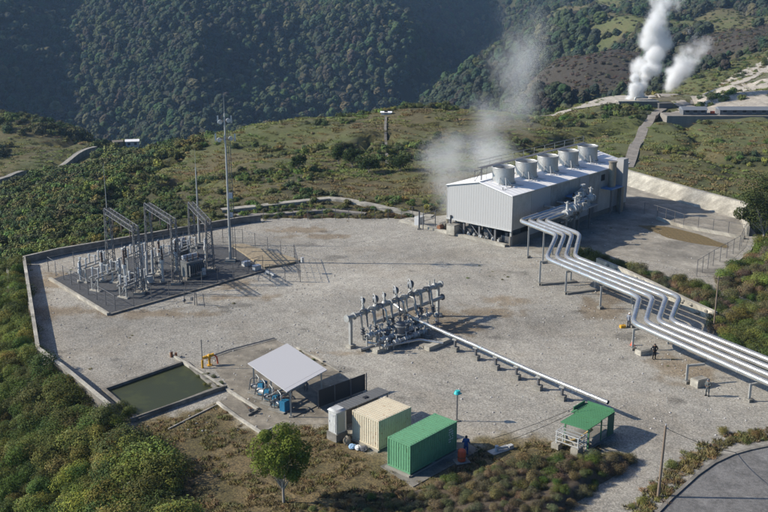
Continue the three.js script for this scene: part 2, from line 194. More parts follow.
// ---------------------------------------------------------------- the levelled yard
const DRYZONE = [[-22.5, -82], [-15.6, -86.6], [-10.9, -80.2], [-9.2, -82], [-4.6, -82], [-3, -79.5], [0, -75.5], [2, -71.5], [6.8, -77.3], [9, -80], [13, -79], [19, -79], [18, -74], [14, -68], [12, -60], [10, -28], [-4, -28], [-12, -58], [-20, -74]];
{
  // one texture over the whole yard: gravel, dust worn paler along the wheel tracks, brown mineral stains, dry turf
  const S = 2048, X0 = -56, Z0 = -194, W = 122, Hh = 164;
  const stains = [[-44, -124, 5, 4], [-39, -113, 7, 2.5], [-9, -147, 7, 2], [-13, -151, 6, 2], [4, -112, 6, 3], [13, -113, 5, 3], [15, -117, 4, 3], [-9, -98, 3.5, 4], [-4, -99.5, 3, 1.5], [-6, -93, 3, 2], [26, -113, 3.5, 5], [31, -95, 4, 4], [-28, -112, 9, 1.8], [-18, -118, 7, 2], [8, -108, 3, 4], [34, -152, 6, 5], [40, -149, 7, 5], [29, -121, 3, 5], [-20, -123, 4, 3]];
  const WHEEL = [[[34, -82], [22, -88], [10, -93], [-6, -108], [-14, -120], [-8, -140], [4, -150]], [[30, -84], [16, -92], [14, -108], [16, -124], [15, -138]], [[-32, -100], [-20, -108], [-8, -122], [2, -138], [12, -143]], [[20, -84], [4, -92], [-8, -106], [-26, -104]]];
  const C = 512, low = new Float32Array((C + 1) * (C + 1) * 4);   // slow fields on a coarse grid: paleness, stain share, turf share, turf tone
  for (let j = 0; j <= C; j++) for (let i = 0; i <= C; i++) {
    const x = X0 + i / C * W, z = Z0 + j / C * Hh, m = fbm(x / 1.2, z / 1.2, 3), l = fbm(x / 9, z / 9, 3), L2 = fbm(x / 26 + 3, z / 14 + 8, 3);
    let s = smooth(0.56, 0.72, fbm(x / 5 + 20, z / 4, 4)) * 0.14;
    for (const [sx, sz, rx, rz] of stains) { const q = Math.hypot((x - sx) / rx, (z - sz) / rz) + (m - 0.5) * 1.3 + (l - 0.5) * 1.2; if (q < 1) s = Math.max(s, smooth(1, 0.3, q) * 0.85); }
    let oil = 0; for (let k = 0; k < 34; k++) { const ox = -40 + hash(k, 71) * 80, oz = -152 + hash(k, 17) * 66, q = Math.hypot(x - ox, (z - oz) * 1.3) / (0.5 + 1.6 * hash(k, 5)) + (m - 0.5) * 1.4; if (q < 1) oil = Math.max(oil, smooth(1, 0.4, q)); }
    const tr = Math.min(...WHEEL.map(w => Math.abs(lineDist(w, x + (l - 0.5) * 3, z + (m - 0.5) * 0.8) - 0.95))), rut = smooth(0.55, 0.15, tr) * smooth(0.3, 0.55, fbm(x / 6 + 9, z / 6, 2));
    const dz = z > -95 ? polyDist(DRYZONE, x, z) : 9; low.set([151 - oil * 26 + rut * 7 + (m - 0.5) * 26 + (l - 0.5) * 26 + (L2 - 0.5) * 40, s, smooth(1.2, -1, dz + (m - 0.5) * 3), dz < 3 ? smooth(0.3, 0.66, fbm(x / 3.2, z / 3.2, 4)) : 0], ((C + 1) * j + i) * 4);
  }
  const img = tex(S, (px, py) => {
    const fx = px / S * C, fy = py / S * C, i = fx | 0, j = fy | 0, u = fx - i, w = fy - j, o = ((C + 1) * j + i) * 4, o2 = o + (C + 1) * 4, L = k => lerp(lerp(low[o + k], low[o + 4 + k], u), lerp(low[o2 + k], low[o2 + 4 + k], u), w);
    const fine = hash(px, py), f2 = hash(px >> 1, py >> 1), v = L(0) + (fine - 0.5) * 44 + (f2 - 0.5) * 34, s = L(1), t = L(2);
    let r = v * lerp(1, 0.88, s), g = v * lerp(0.974, 0.79, s), b = v * lerp(0.916, 0.66, s);
    if (t > 0) { const q = L(3), k = 0.78 + (fine - 0.5) * 0.4 + (f2 - 0.5) * 0.3; r = lerp(r, lerp(110, 138, q) * k, t); g = lerp(g, lerp(100, 120, q) * k, t); b = lerp(b, lerp(62, 82, q) * k, t); }
    return [r, g, b];
  });
  img.wrapS = img.wrapT = THREE.ClampToEdgeWrapping;
  const g = sheet(LEVEL, 0); const p = g.attributes.position, uv = g.attributes.uv; for (let i = 0; i < p.count; i++) uv.setXY(i, (p.getX(i) - X0) / W, (p.getZ(i) - Z0) / Hh);
  // the pond is a hole in the yard
  const s = new THREE.Shape(LEVEL.map(([x, z]) => new THREE.Vector2(x, -z))); s.holes.push(new THREE.Path(POND.map(([x, z]) => new THREE.Vector2(x, -z))));
  const g2 = new THREE.ExtrudeGeometry(s, { depth: 0.6, bevelEnabled: false, curveSegments: 1 }); g2.rotateX(-Math.PI / 2); g2.translate(0, -0.6, 0);
  const q = g2.attributes.position, u2 = new Float32Array(q.count * 2); for (let i = 0; i < q.count; i++) { u2[2 * i] = (q.getX(i) - X0) / W; u2[2 * i + 1] = (q.getZ(i) - Z0) / Hh; } g2.setAttribute('uv', new THREE.BufferAttribute(u2, 2));
  struct('gravel_yard', g2, new THREE.MeshStandardMaterial({ map: img, roughness: 0.97, bumpMap: rep(speck, 60, 80), bumpScale: 0.03 }));
}
console.log('yard');

// ---------------------------------------------------------------- ground works
const off = (pts, d) => pts.map(([x, z]) => [x + d[0], z + d[1]]);
// pond: water, bank and kerb
{
  const mid = [-21.65, -89.9], grow = k => POND.map(([x, z]) => [mid[0] + (x - mid[0]) * k, mid[1] + (z - mid[1]) * k]);
  struct('pond_water', sheet(grow(1.0), -0.1), std([0.07, 0.078, 0.03], 0.55, 0, { map: rep(scum, 0.11), bumpMap: rep(grime, 0.3), bumpScale: 0.01 }));
  const t = thing('pond_kerb', 'low concrete kerb edging the green pond', 'kerb');
  const k = grow(1.035); for (let i = 0; i < 4; i++) { const a = k[i], b = k[(i + 1) % 4]; add(t, 'kerb_side', strip([a, b], 0.34, -0.55, i === 2 || i === 3 ? 0.3 : 0.2), M.concreteDark); }
  const o = thing('pond_retaining_wall', 'long thin concrete kerb running from the pond past the blue pump shelter', 'kerb');
  add(o, 'kerb_run', strip([[-22.8, -99.2], [-11.7, -85.2]], 0.28, -0.2, 0.22), M.concretePale); add(o, 'kerb_return', strip([[-11.75, -85.0], [-12.5, -83.9]], 0.22, -0.2, 0.2), M.concreteDark);
  const o2 = thing('pond_wall', 'dark low wall along the dry grass side of the pond', 'wall'); add(o2, 'wall_run', strip([[-22.9, -82.6], [-16.2, -89.3], [-15.3, -90.0]], 0.2, -0.3, 0.42), M.concreteDark);
  const o3 = thing('slab_kerb', 'pale concrete kerb round the slab corner by the dry grass', 'kerb'); add(o3, 'kerb_run', strip([[-15.7, -86.7], [-13.3, -83.4], [-10.9, -80.4]], 0.28, -0.2, 0.2), M.concretePale); add(o3, 'kerb_return', strip([[-10.8, -80.5], [-9.4, -82.0]], 0.24, -0.2, 0.16), M.concreteDark);
  const o4 = thing('garden_kerb', 'thin stone edging across the dry grass below the pond', 'kerb'); add(o4, 'edging', strip([[-19.2, -81.2], [-15.7, -86.3]], 0.14, -0.2, 0.1), M.concrete);
  const o5 = thing('planter_kerb', 'two pale kerb lengths beside the brown strip behind the pump shelter', 'kerb'); add(o5, 'kerb_run', strip([[-9.4, -100.9], [-6.3, -96.9]], 0.2, -0.2, 0.16), M.concretePale); add(o5, 'kerb_return', strip([[-6.0, -96.5], [-4.5, -94.3]], 0.2, -0.2, 0.12), M.concrete);
  const o6 = thing('drain_channel', 'narrow dark drain channel crossing the concrete beside the pump shelter', 'drain'); add(o6, 'channel', strip([[-18.8, -97.8], [-16.8, -100.2], [-12.1, -103.9]], 0.34, -0.2, 0.012), M.darkPanel); add(o6, 'rim', [strip([[-18.6, -97.4], [-16.6, -99.8], [-11.9, -103.5]], 0.14, -0.2, 0.06)], M.concrete);
}
// concrete slabs
struct('concrete_slab', sheet([[-18.6, -97.6], [-12.2, -103.6], [-4.2, -93.8], [-1.6, -88.5], [-5, -82.2], [-9.4, -82.2], [-10.8, -80.7], [-15.5, -86.8], [-14.8, -88.7], [-11.9, -85.2], [-12.4, -84.9]], 0.02, 0.2), std([0.42, 0.375, 0.31], 0.95, 0, { map: rep(grimeStrong, 0.16) }));
struct('container_slab', sheet([[-0.3, -74.3], [2.3, -70.9], [8.2, -77.2], [5.6, -80.5]], 0.06, 0.2), M.concreteDark);
struct('yard_slab', sheet([[19, -140.8], [26, -134.5], [34, -137], [44, -127], [53, -141], [55.5, -147], [58, -160], [45, -187], [40, -178]], 0.02, 0.3), std([0.5, 0.465, 0.41], 0.95, 0, { map: rep(grimeStrong, 0.07) }));
struct('plinth_slab', sheet([[18.2, -141.4], [41.5, -167.5], [33, -176], [8.9, -149.9]], 0.1, 0.3), M.concreteDark);
{ const P = [], c = [49.2, -150.5]; for (let i = 0; i < 40; i++) { const a = i / 40 * Math.PI * 2, r = 0.75 + 0.5 * fbm(Math.cos(a) * 2 + 4, Math.sin(a) * 2, 3), u = Math.cos(a) * 7.6 * r, v = Math.sin(a) * 2.6 * r; P.push([46.0 + u * 0.55 + v * 0.83 - 0.5, -147.8 + u * 0.83 - v * 0.55]); } struct('moss_patch', sheet(P, 0.03), std([0.23, 0.17, 0.075], 1, 0, { map: speckFine })); }
struct('gravel_bed', sheet([[-43.7, -125.1], [-32.4, -111.6], [-16.3, -129.0], [-21.8, -140.6], [-26.6, -141.9], [-36.8, -134.2]], 0.12, 0.3), std([0.13, 0.135, 0.145], 0.95, 0, { map: speckFine, bumpMap: speckFine, bumpScale: 0.04 }));
struct('soil_bank', sheet([[-22.6, -141.4], [-20.8, -142], [-11.5, -133.5], [-13.4, -131.6], [-16.2, -130.2]], 0.3, 0.4), std([0.46, 0.38, 0.26], 0.97, 0, { map: speckFine }));
{
  const t = thing('bed_kerb', 'pale concrete kerb along the dark gravel bed of the substation', 'kerb'); add(t, 'kerb_run', strip([[-43.9, -125.3], [-32.5, -111.3]], 0.35, -0.2, 0.34), M.concretePale); add(t, 'kerb_return', strip([[-32.4, -111.35], [-16.2, -128.9]], 0.3, -0.2, 0.2), M.concreteDark);
  const p = thing('building_kerb', 'long pale concrete kerb along the gable side of the power plant', 'kerb'); add(p, 'kerb_run', strip([[2.7, -156.2], [8.7, -149.9], [17.9, -141.2]], 0.7, -0.2, 0.38), M.concretePale); add(p, 'plinth', sheet([[3.5, -157.5], [9.0, -150.3], [17.9, -141.6], [18.2, -142], [9.5, -152], [6, -158]], 0.14, 0.3), M.concrete);
}
// perimeter walls
{
  const run = [[-25.2, -84.2], [-32.0, -93.0], [-36.4, -98.3], [-49.6, -132.2]], back = [[-49.8, -132.6], [-46.2, -136.7], [-41.3, -140.4], [-35.2, -145.3], [-28.6, -150.6], [-23, -155], [-19.9, -156.4]];
  const t = thing('perimeter_wall', 'low concrete perimeter wall along the green bank beside the gravel yard', 'wall'); add(t, 'wall_run', strip(run, 0.3, -1.5, 1.05), M.concreteDark); add(t, 'coping', strip(run, 0.4, 1.05, 1.13), M.concretePale);
  const b = thing('perimeter_wall', 'dark low concrete wall behind the substation along the valley', 'wall'); add(b, 'wall_run', strip(back, 0.3, -1.5, 1.0), M.concreteDark); add(b, 'coping', strip(back, 0.4, 1.0, 1.08), M.concrete);
  const c = thing('perimeter_wall', 'lowest broken wall outside the corner of the perimeter walls', 'wall'); add(c, 'wall_run', strip([[-51.6, -131.2], [-47.2, -119.5]], 0.3, -2.5, 0.2), M.concrete);
}
// retaining walls of the yard right of the building
{
  const a = thing('retaining_wall', 'long pale sloping retaining wall at the back of the concrete yard', 'wall'), run = [[43.5, -190], [47.5, -181], [52.5, -170], [58.5, -158.5]];
  const g = []; const P = [], idx = []; run.forEach(([x, z]) => { P.push(x - 0.9, 0, z + 0.5, x + 0.9, 2.3, z - 0.5, x + 1.5, 2.3, z - 0.9, x + 1.5, -0.5, z - 0.9); }); for (let i = 0; i < run.length - 1; i++) for (let k = 0; k < 3; k++) { const p = i * 4 + k, q = p + 4; idx.push(p, q, p + 1, p + 1, q, q + 1); }
  const bg = new THREE.BufferGeometry(); bg.setAttribute('position', new THREE.Float32BufferAttribute(P, 3)); bg.setIndex(idx); const fl = bg.toNonIndexed(); fl.computeVertexNormals(); const uv = []; for (let i = 0; i < fl.attributes.position.count; i++) uv.push(fl.attributes.position.getZ(i), fl.attributes.position.getY(i)); fl.setAttribute('uv', new THREE.Float32BufferAttribute(uv, 2)); add(a, 'wall_face', fl, M.concretePale);
  const b = thing('retaining_wall', 'straight pale wall closing the concrete yard beside the dark tree', 'wall'); add(b, 'wall_run', strip([[58.4, -158.2], [55.4, -147.2]], 0.4, -0.4, 1.6), M.concretePale);
  const c = thing('kerb_wall', 'low pale kerb wall carrying the yard fence', 'wall'); add(c, 'wall_run', strip([[44.3, -157.6], [47.0, -152.1], [54.2, -145.4]], 0.35, -0.2, 0.5), M.concretePale);
  const d = thing('retaining_wall', 'crumbling white stone wall under the hedge behind the four steel pipes', 'wall'), pts = [[29.3, -131.6], [31.8, -126.2], [34.1, -120.5], [36.2, -114.8], [38.4, -109.4]]; add(d, 'wall_run', strip(pts, 0.5, -0.3, 1.15), M.concretePale);
  for (let i = 0; i < 46; i++) { const k = rr(0, 3.99), q = Math.floor(k), t = k - q, x = lerp(pts[q][0], pts[q + 1][0], t), z = lerp(pts[q][1], pts[q + 1][1], t); const s = new THREE.IcosahedronGeometry(rr(0.18, 0.36), 0); s.scale(1.2, 0.7, 1); s.rotateY(rr(0, 6)); s.translate(x - 0.18 * 0.9, rr(0.05, 1.0), z + 0.12); add(d, 'stone', s, i % 3 ? M.concretePale : M.concrete); }
}
// road, bottom corner
{
  const edge = [[16.5, -61.5], [19.2, -64.9], [21.0, -67.2], [22.3, -68.9], [25.5, -72.7], [27.5, -74.7], [29.5, -76.2], [31.3, -77.1], [32.9, -77.7], [38, -78.9], [46, -79.5], [62, -78.5]];
  struct('asphalt_road', sheet([...edge, [62, -52], [18, -52]], 0.03, 0.2), M.tarmac);
  const k = thing('road_kerb', 'dark concrete kerb and gutter curving along the asphalt road', 'kerb'); add(k, 'kerb_run', strip(edge.map(([x, z]) => [x - 0.15, z - 0.12]), 0.3, -0.2, 0.14), M.concreteDark);
  add(k, 'gutter', strip([[25.2, -73.3], [27.2, -75.3], [29.4, -76.9], [31.6, -77.9], [34, -78.7], [38, -79.6], [46, -80.2]], 0.75, -0.2, 0.05), M.concrete);
}
// earth mound in front of the green shelter
const MOUND = [[-5, -69.5], [1, -70.6], [6.5, -72], [10, -74], [14.5, -75.2], [19.5, -76], [21.4, -75.2], [17.4, -71.4], [13.8, -67], [12.5, -60], [-3, -60]];
function mound(x, z) { if (!inside(MOUND, x, z)) return 0; const d = lineDist([...MOUND, MOUND[0]], x, z); return smooth(0, 1.3, d) * (0.55 + 0.9 * fbm(x / 3.5, z / 3.5, 3)) * smooth(1, 9, x) * 0.95; }
{ const nx = 60, nz = 44, g = new THREE.PlaneGeometry(28, 19, nx, nz); g.rotateX(-Math.PI / 2); g.translate(8.3, 0, -68.8); const p = g.attributes.position, uv = g.attributes.uv; for (let i = 0; i < p.count; i++) { const x = p.getX(i), z = p.getZ(i), h = mound(x, z); p.setY(i, h > 0.02 ? h + (noise(x * 3, z * 3) - 0.5) * 0.16 : -0.3); uv.setXY(i, x, z); } g.computeVertexNormals(); struct('earth_mound', g, std([0.2, 0.155, 0.105], 1, 0, { map: speckFine, bumpMap: speckFine, bumpScale: 0.06 })); }
console.log('works');

// ---------------------------------------------------------------- power plant building
// local axes: x along the long near wall, z towards the near side; origin at the near ground corner
const TURN = Math.atan2(0.745, 0.667);
{
  const o = thing('power_plant_building', 'long grey metal clad plant building with shallow gable roof and five roof fans', 'building', [18.6, 0, -141.1], TURN);
  const L = 34, W = 12, EV = 7.58, RG = 8.85, B = 2.45;
  const ribs = (g, n) => g;
  // near long wall: panels with recessed joints over a low plinth
  add(o, 'plinth', [box(L, 1.5, 0.25, L / 2, 0, -0.3)], M.concreteDark);
  const edges = [0, 4.9, 10.2, 15.4, 18.6, 21.4, 24.6, 28.5, 34];
  const shades = [std([0.66, 0.65, 0.63], 0.55, 0.1, { map: rep(grime, 0.12) }), std([0.63, 0.62, 0.6], 0.55, 0.1, { map: rep(grimeStrong, 0.1) }), M.wallSheet];
  for (let i = 0; i < edges.length - 1; i++) { const a = edges[i] + 0.05, b = edges[i + 1] - 0.05, y0 = i < 1 ? B : 0.9, gs = [box(b - a, EV - 0.05 - y0, 0.1, (a + b) / 2, y0, -0.06)]; for (let x = a + 0.25; x < b - 0.1; x += 0.42) gs.push(box(0.09, EV - 0.1 - y0, 0.02, x, y0 + 0.02, -0.005)); add(o, 'wall_panel', gs, shades[(i * 2) % 3]); }
  add(o, 'wall_panel', [box(L, EV - B, 0.1, L / 2, B, -W + 0.06)], M.wallSheet);
  add(o, 'wall_core', [box(L - 0.4, EV - B - 0.1, 0.08, L / 2, B, -0.16)], M.darkSteel);
  // gables: near one hangs above the open ground floor
  for (const x of [0.05, L - 0.05]) { const s = new THREE.Shape([[0, B], [W, B], [W, EV], [W / 2, RG], [0, EV]].map(p => new THREE.Vector2(...p))); const g = new THREE.ExtrudeGeometry(s, { depth: 0.1, bevelEnabled: false }); g.rotateY(Math.PI / 2); g.translate(x - 0.05, 0, 0); const list = [flat(g)]; if (x < 1) for (let w = 0.3; w < W; w += 0.45) { const top = EV + (RG - EV) * (1 - Math.abs(w / (W / 2) - 1)) - 0.05; list.push(flat(box(0.012, top - B - 0.08, 0.1, -0.004, B + 0.05, -w))); } add(o, 'gable', list, M.wallSheet); }
  add(o, 'gable_trim', [box(0.16, 0.2, W + 0.1, -0.06, B - 0.14, -W / 2)], M.whitePaint);
  // roof: two slopes of sheets
  for (const s of [0, 1]) { const n = 17; const ro = add(o, 'roof_slope', [bar([0 - 0.2, (EV + RG) / 2, 0], [0, 0, 0], 0.01, 0.01)], M.roofSheet); ro.geometry.dispose(); const gs = []; const len = Math.hypot(W / 2, RG - EV), ang = Math.atan2(RG - EV, W / 2) * (s ? -1 : 1);
    const slab = new THREE.BoxGeometry(L + 0.5, 0.09, len + 0.16); slab.rotateX(ang); slab.translate(L / 2, (EV + RG) / 2 + 0.05, s ? -W * 0.75 : -W * 0.25); gs.push(flat(slab));
    for (let i = 0; i <= n * 2; i++) { const rb = new THREE.BoxGeometry(0.06, 0.03, len); rb.rotateX(ang); rb.translate(-0.1 + i * (L + 0.2) / (n * 2), (EV + RG) / 2 + 0.1, s ? -W * 0.75 : -W * 0.25); gs.push(flat(rb)); } ro.geometry = mergeGeometries(gs); }
  add(o, 'ridge_cap', [box(L + 0.4, 0.06, 0.5, L / 2, RG + 0.1, -W / 2)], M.roofSheet);
  add(o, 'eave_trim', [box(L + 0.5, 0.2, 0.12, L / 2, EV - 0.14, 0.1), box(L + 0.5, 0.2, 0.12, L / 2, EV - 0.14, -W - 0.1)], M.galv);
  // steel frame under the hanging gable
  for (const z of [-0.3, -3.1, -6, -8.9, -11.7]) add(o, 'column', [box(0.28, B + 0.2, 0.28, 0.35, 0, z)], z === -0.3 ? M.galv : M.lattice);
  for (let z = -3; z > -11; z -= 2.9) add(o, 'brace', [bar([0.45, 0.3, z], [0.45, B, z - 2.2], 0.14, 0.14)], M.lattice);
  for (const [x, z, w, h, d] of [[2.2, -1.8, 2.2, 1.0, 1.6], [2.6, -5.2, 2.6, 1.4, 1.4], [2.2, -8.6, 2.0, 1.1, 1.8], [6, -5, 3, 1.8, 7]]) add(o, 'machine', [box(w, h, d, x, 0.1, z), cyl(0.3, h + 0.5, x - 0.7, 0.1, z, 10)], M.darkSteel);
  add(o, 'floor_beam', [box(L - 1, 0.3, W - 0.8, L / 2, B - 0.1, -W / 2)], M.darkSteel);
  // windows of shade in the near wall
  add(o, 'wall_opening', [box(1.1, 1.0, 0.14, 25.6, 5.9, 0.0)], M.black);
  // roof fans
  for (let i = 0; i < 5; i++) {
    const x = 3.9 + i * 6.02, z = -4.5, y = 8.35, f = add(o, 'fan_stack', (() => { const g = new THREE.LatheGeometry([[1.78, 0], [1.72, 0.25], [1.66, 0.9], [1.66, 2.3], [1.74, 2.42], [1.74, 2.5], [1.66, 2.5], [1.6, 2.3], [1.6, 0.0]].map(p => new THREE.Vector2(...p)), 28); g.translate(x, y, z); return [g]; })(), M.fanMetal);
    add(f, 'fan_rotor', (() => { const gs = [cyl(0.28, 0.35, x, y + 1.5, z, 10)]; for (let k = 0; k < 8; k++) { const b = new THREE.BoxGeometry(1.3, 0.03, 0.3); b.rotateX(0.4); b.translate(0.8, 0, 0); b.rotateY(k * Math.PI / 4); b.translate(x, y + 1.7, z); gs.push(b); } return gs; })(), M.darkSteel);
    add(f, 'brace', [rod([x - 1.9, y - 0.1, z + 1.9], [x - 1.2, y + 1.1, z + 1.25], 0.06), rod([x - 0.9, y - 0.2, z + 2.4], [x - 1.0, y + 1.0, z + 1.4], 0.06), rod([x + 1.6, y - 0.3, z + 2.6], [x - 1.3, y + 0.25, z + 1.9], 0.07), rod([x - 2.3, y, z + 0.8], [x - 1.6, y + 1.1, z + 0.5], 0.06)], M.whitePaint);
    add(f, 'base_ring', [(() => { const g = new THREE.TorusGeometry(1.8, 0.09, 6, 24); g.rotateX(Math.PI / 2); g.translate(x, y + 0.12, z); return g; })()], M.galv);
  }
  add(o, 'walkway', [box(30, 0.06, 0.8, 16, 10.7, -6.75), ...[1.5, 6.9, 12.9, 18.9, 24.9, 30.5].map(x => box(0.1, 1.9, 0.1, x, 8.8, -6.75))], M.lattice);
  add(o, 'handrail', [...[1, 4, 7, 10, 13, 16, 19, 22, 25, 28, 31].map(x => rod([x, 10.75, -7.15], [x, 11.75, -7.15], 0.03)), rod([1, 11.75, -7.15], [31, 11.75, -7.15], 0.03), rod([1, 11.25, -7.15], [31, 11.25, -7.15], 0.025)], M.galv);
  add(o, 'roof_rail', [...[0, 1.5, 3].map(k => rod([0.4 + k, 8.7, -7.2], [0.4 + k, 10.4, -7.2], 0.04)), rod([0.2, 10.3, -7.2], [3.6, 10.3, -7.2], 0.04), rod([0.4, 8.7, -7.2], [2.2, 10.3, -7.2], 0.04)], M.lattice); add(o, 'roof_rail', [...[0, 1.6, 3.2].map(k => rod([30.2 + k, 8.8, -6.5], [30.2 + k, 9.9, -6.5], 0.035)), rod([30, 9.9, -6.5], [33.8, 9.9, -6.5], 0.035), rod([30, 9.4, -6.5], [33.8, 9.4, -6.5], 0.03)], M.lattice);
  add(o, 'roof_hatch', [box(2.4, 0.12, 1.2, 1.7, 8.02, -2.7), box(0.1, 0.5, 0.1, 0.6, 8, -2.2), box(0.1, 0.5, 0.1, 2.8, 8, -2.2)], M.lattice);
  // exhaust stack on its platform, tall duct at the far corner
  const st = add(o, 'exhaust_stack', [cyl(0.62, 4.3, 26.9, 4.75, 0.95, 20), cyl(0.75, 0.12, 26.9, 8.9, 0.95, 20)], M.tan);
  add(st, 'platform', [box(3.6, 0.22, 2.0, 27, 4.6, 1.0)], M.blueSteel); for (const x of [25.4, 28.6]) add(st, 'platform_leg', box(0.16, 4.6, 0.16, x, 0, 1.8), M.lattice);
  const vd = add(o, 'vertical_duct', [box(1.6, 4.6, 1.3, 30.4, 4.4, 0.78)], M.wallSheet); add(vd, 'duct_foot', cyl(0.55, 4.4, 30.4, 0, 0.8, 16), M.tan);
  add(o, 'awning', [box(3.0, 0.12, 1.4, 15.6, 5.2, 0.8)], M.blueSteel);
  add(o, 'door', [box(1.1, 2.2, 0.12, 22.6, 0.1, 0.0)], M.greyRoof);
  for (const x of [18.3, 29]) add(o, 'downpipe', rod([x, 0.2, 0.14], [x, EV - 0.2, 0.14], 0.08), M.galv);
  // vents, pipe rows and instruments behind the kerb under the gable
}
// clutter under the gable: tank block, valve row, drums and posts
{
  const t = thing('concrete_tank', 'pale concrete box beside the posts at the open gable end', 'tank', [10.9, 0.12, -148.4], TURN); add(t, 'body', box(2.4, 1.5, 1.5), M.concretePale); add(t, 'lid', box(2.5, 0.1, 1.6, 0, 1.5), M.concrete); add(t, 'valve', [cyl(0.2, 0.8, 1.6, 0, 0, 8), box(0.3, 0.5, 0.3, 1.7, 0, 0.4)], M.darkSteel);
  const lab = ['first', 'second', 'third', 'fourth', 'fifth', 'sixth']; for (let i = 0; i < 6; i++) { const k = (i + 0.5) / 6, v = thing('floor_valve', `${lab[i]} small grey valve from the concrete box along the gable kerb`, 'valve', [12.4 + k * 5.1, 0.14, -147.1 + k * 4.6], 0.4 * i, 'valves along the gable kerb'); add(v, 'body', [cyl(0.16, 0.7, 0, 0, 0, 8), disc(0.24, 0.08, [0, 0.35, 0.2], [0, 0, 1]), disc(0.24, 0.08, [0, 0.35, -0.2], [0, 0, 1])], i % 2 ? M.galv : M.whitePaint); add(v, 'handwheel', ring(0.2, 0.03, [0, 0.8, 0], [0, 1, 0]), M.darkSteel); }
  for (const [x, z, l] of [[3.9, -152.1, 'dark gate post farthest from the plant on the gable kerb'], [8.6, -149.2, 'dark gate post beside the pale concrete box']]) { const p = thing('gate_post', l, 'post', [x + 1.6, 0, z + 0.8], 0, 'gate posts at the gable kerb'); add(p, 'post', [box(0.22, 3.0, 0.22)], M.darkSteel); add(p, 'footing', [box(0.6, 0.2, 0.6)], M.concretePale); }
  const f = thing('pipe_trestle', 'rusty pipe trestle in the corner left of the gable', 'trestle', [7.4, 0.12, -152.0], TURN); add(f, 'frame', [rod([-2, 0, 0], [-2, 2.6, 0], 0.08), rod([1, 0, 0], [1, 2.6, 0], 0.08), rod([-2, 2.5, 0], [1, 2.5, 0], 0.08), rod([-2, 1.4, 0], [1, 1.4, 0], 0.05)], M.lattice);
  const drum = thing('machine_block', 'tan pump block behind the gate posts at the gable', 'pump', [9.6, 0.12, -151.4], TURN); add(drum, 'body', [box(1.6, 1.0, 1.0), cyl(0.35, 1.5, 0.4, 0, 0.2, 10)], M.tan); add(drum, 'motor', [disc(0.35, 0.9, [-1.3, 0.5, 0], [1, 0, 0])], M.rust);
  const ds = thing('machine_block', 'white valve cabinet farthest back on the gable kerb', 'cabinet', [5.6, 0.12, -153.6], TURN); add(ds, 'body', box(1.3, 1.4, 1.0), M.whitePaint); add(ds, 'door', box(0.05, 1.1, 0.8, -0.66, 0.1), M.porcelainGrey);
}

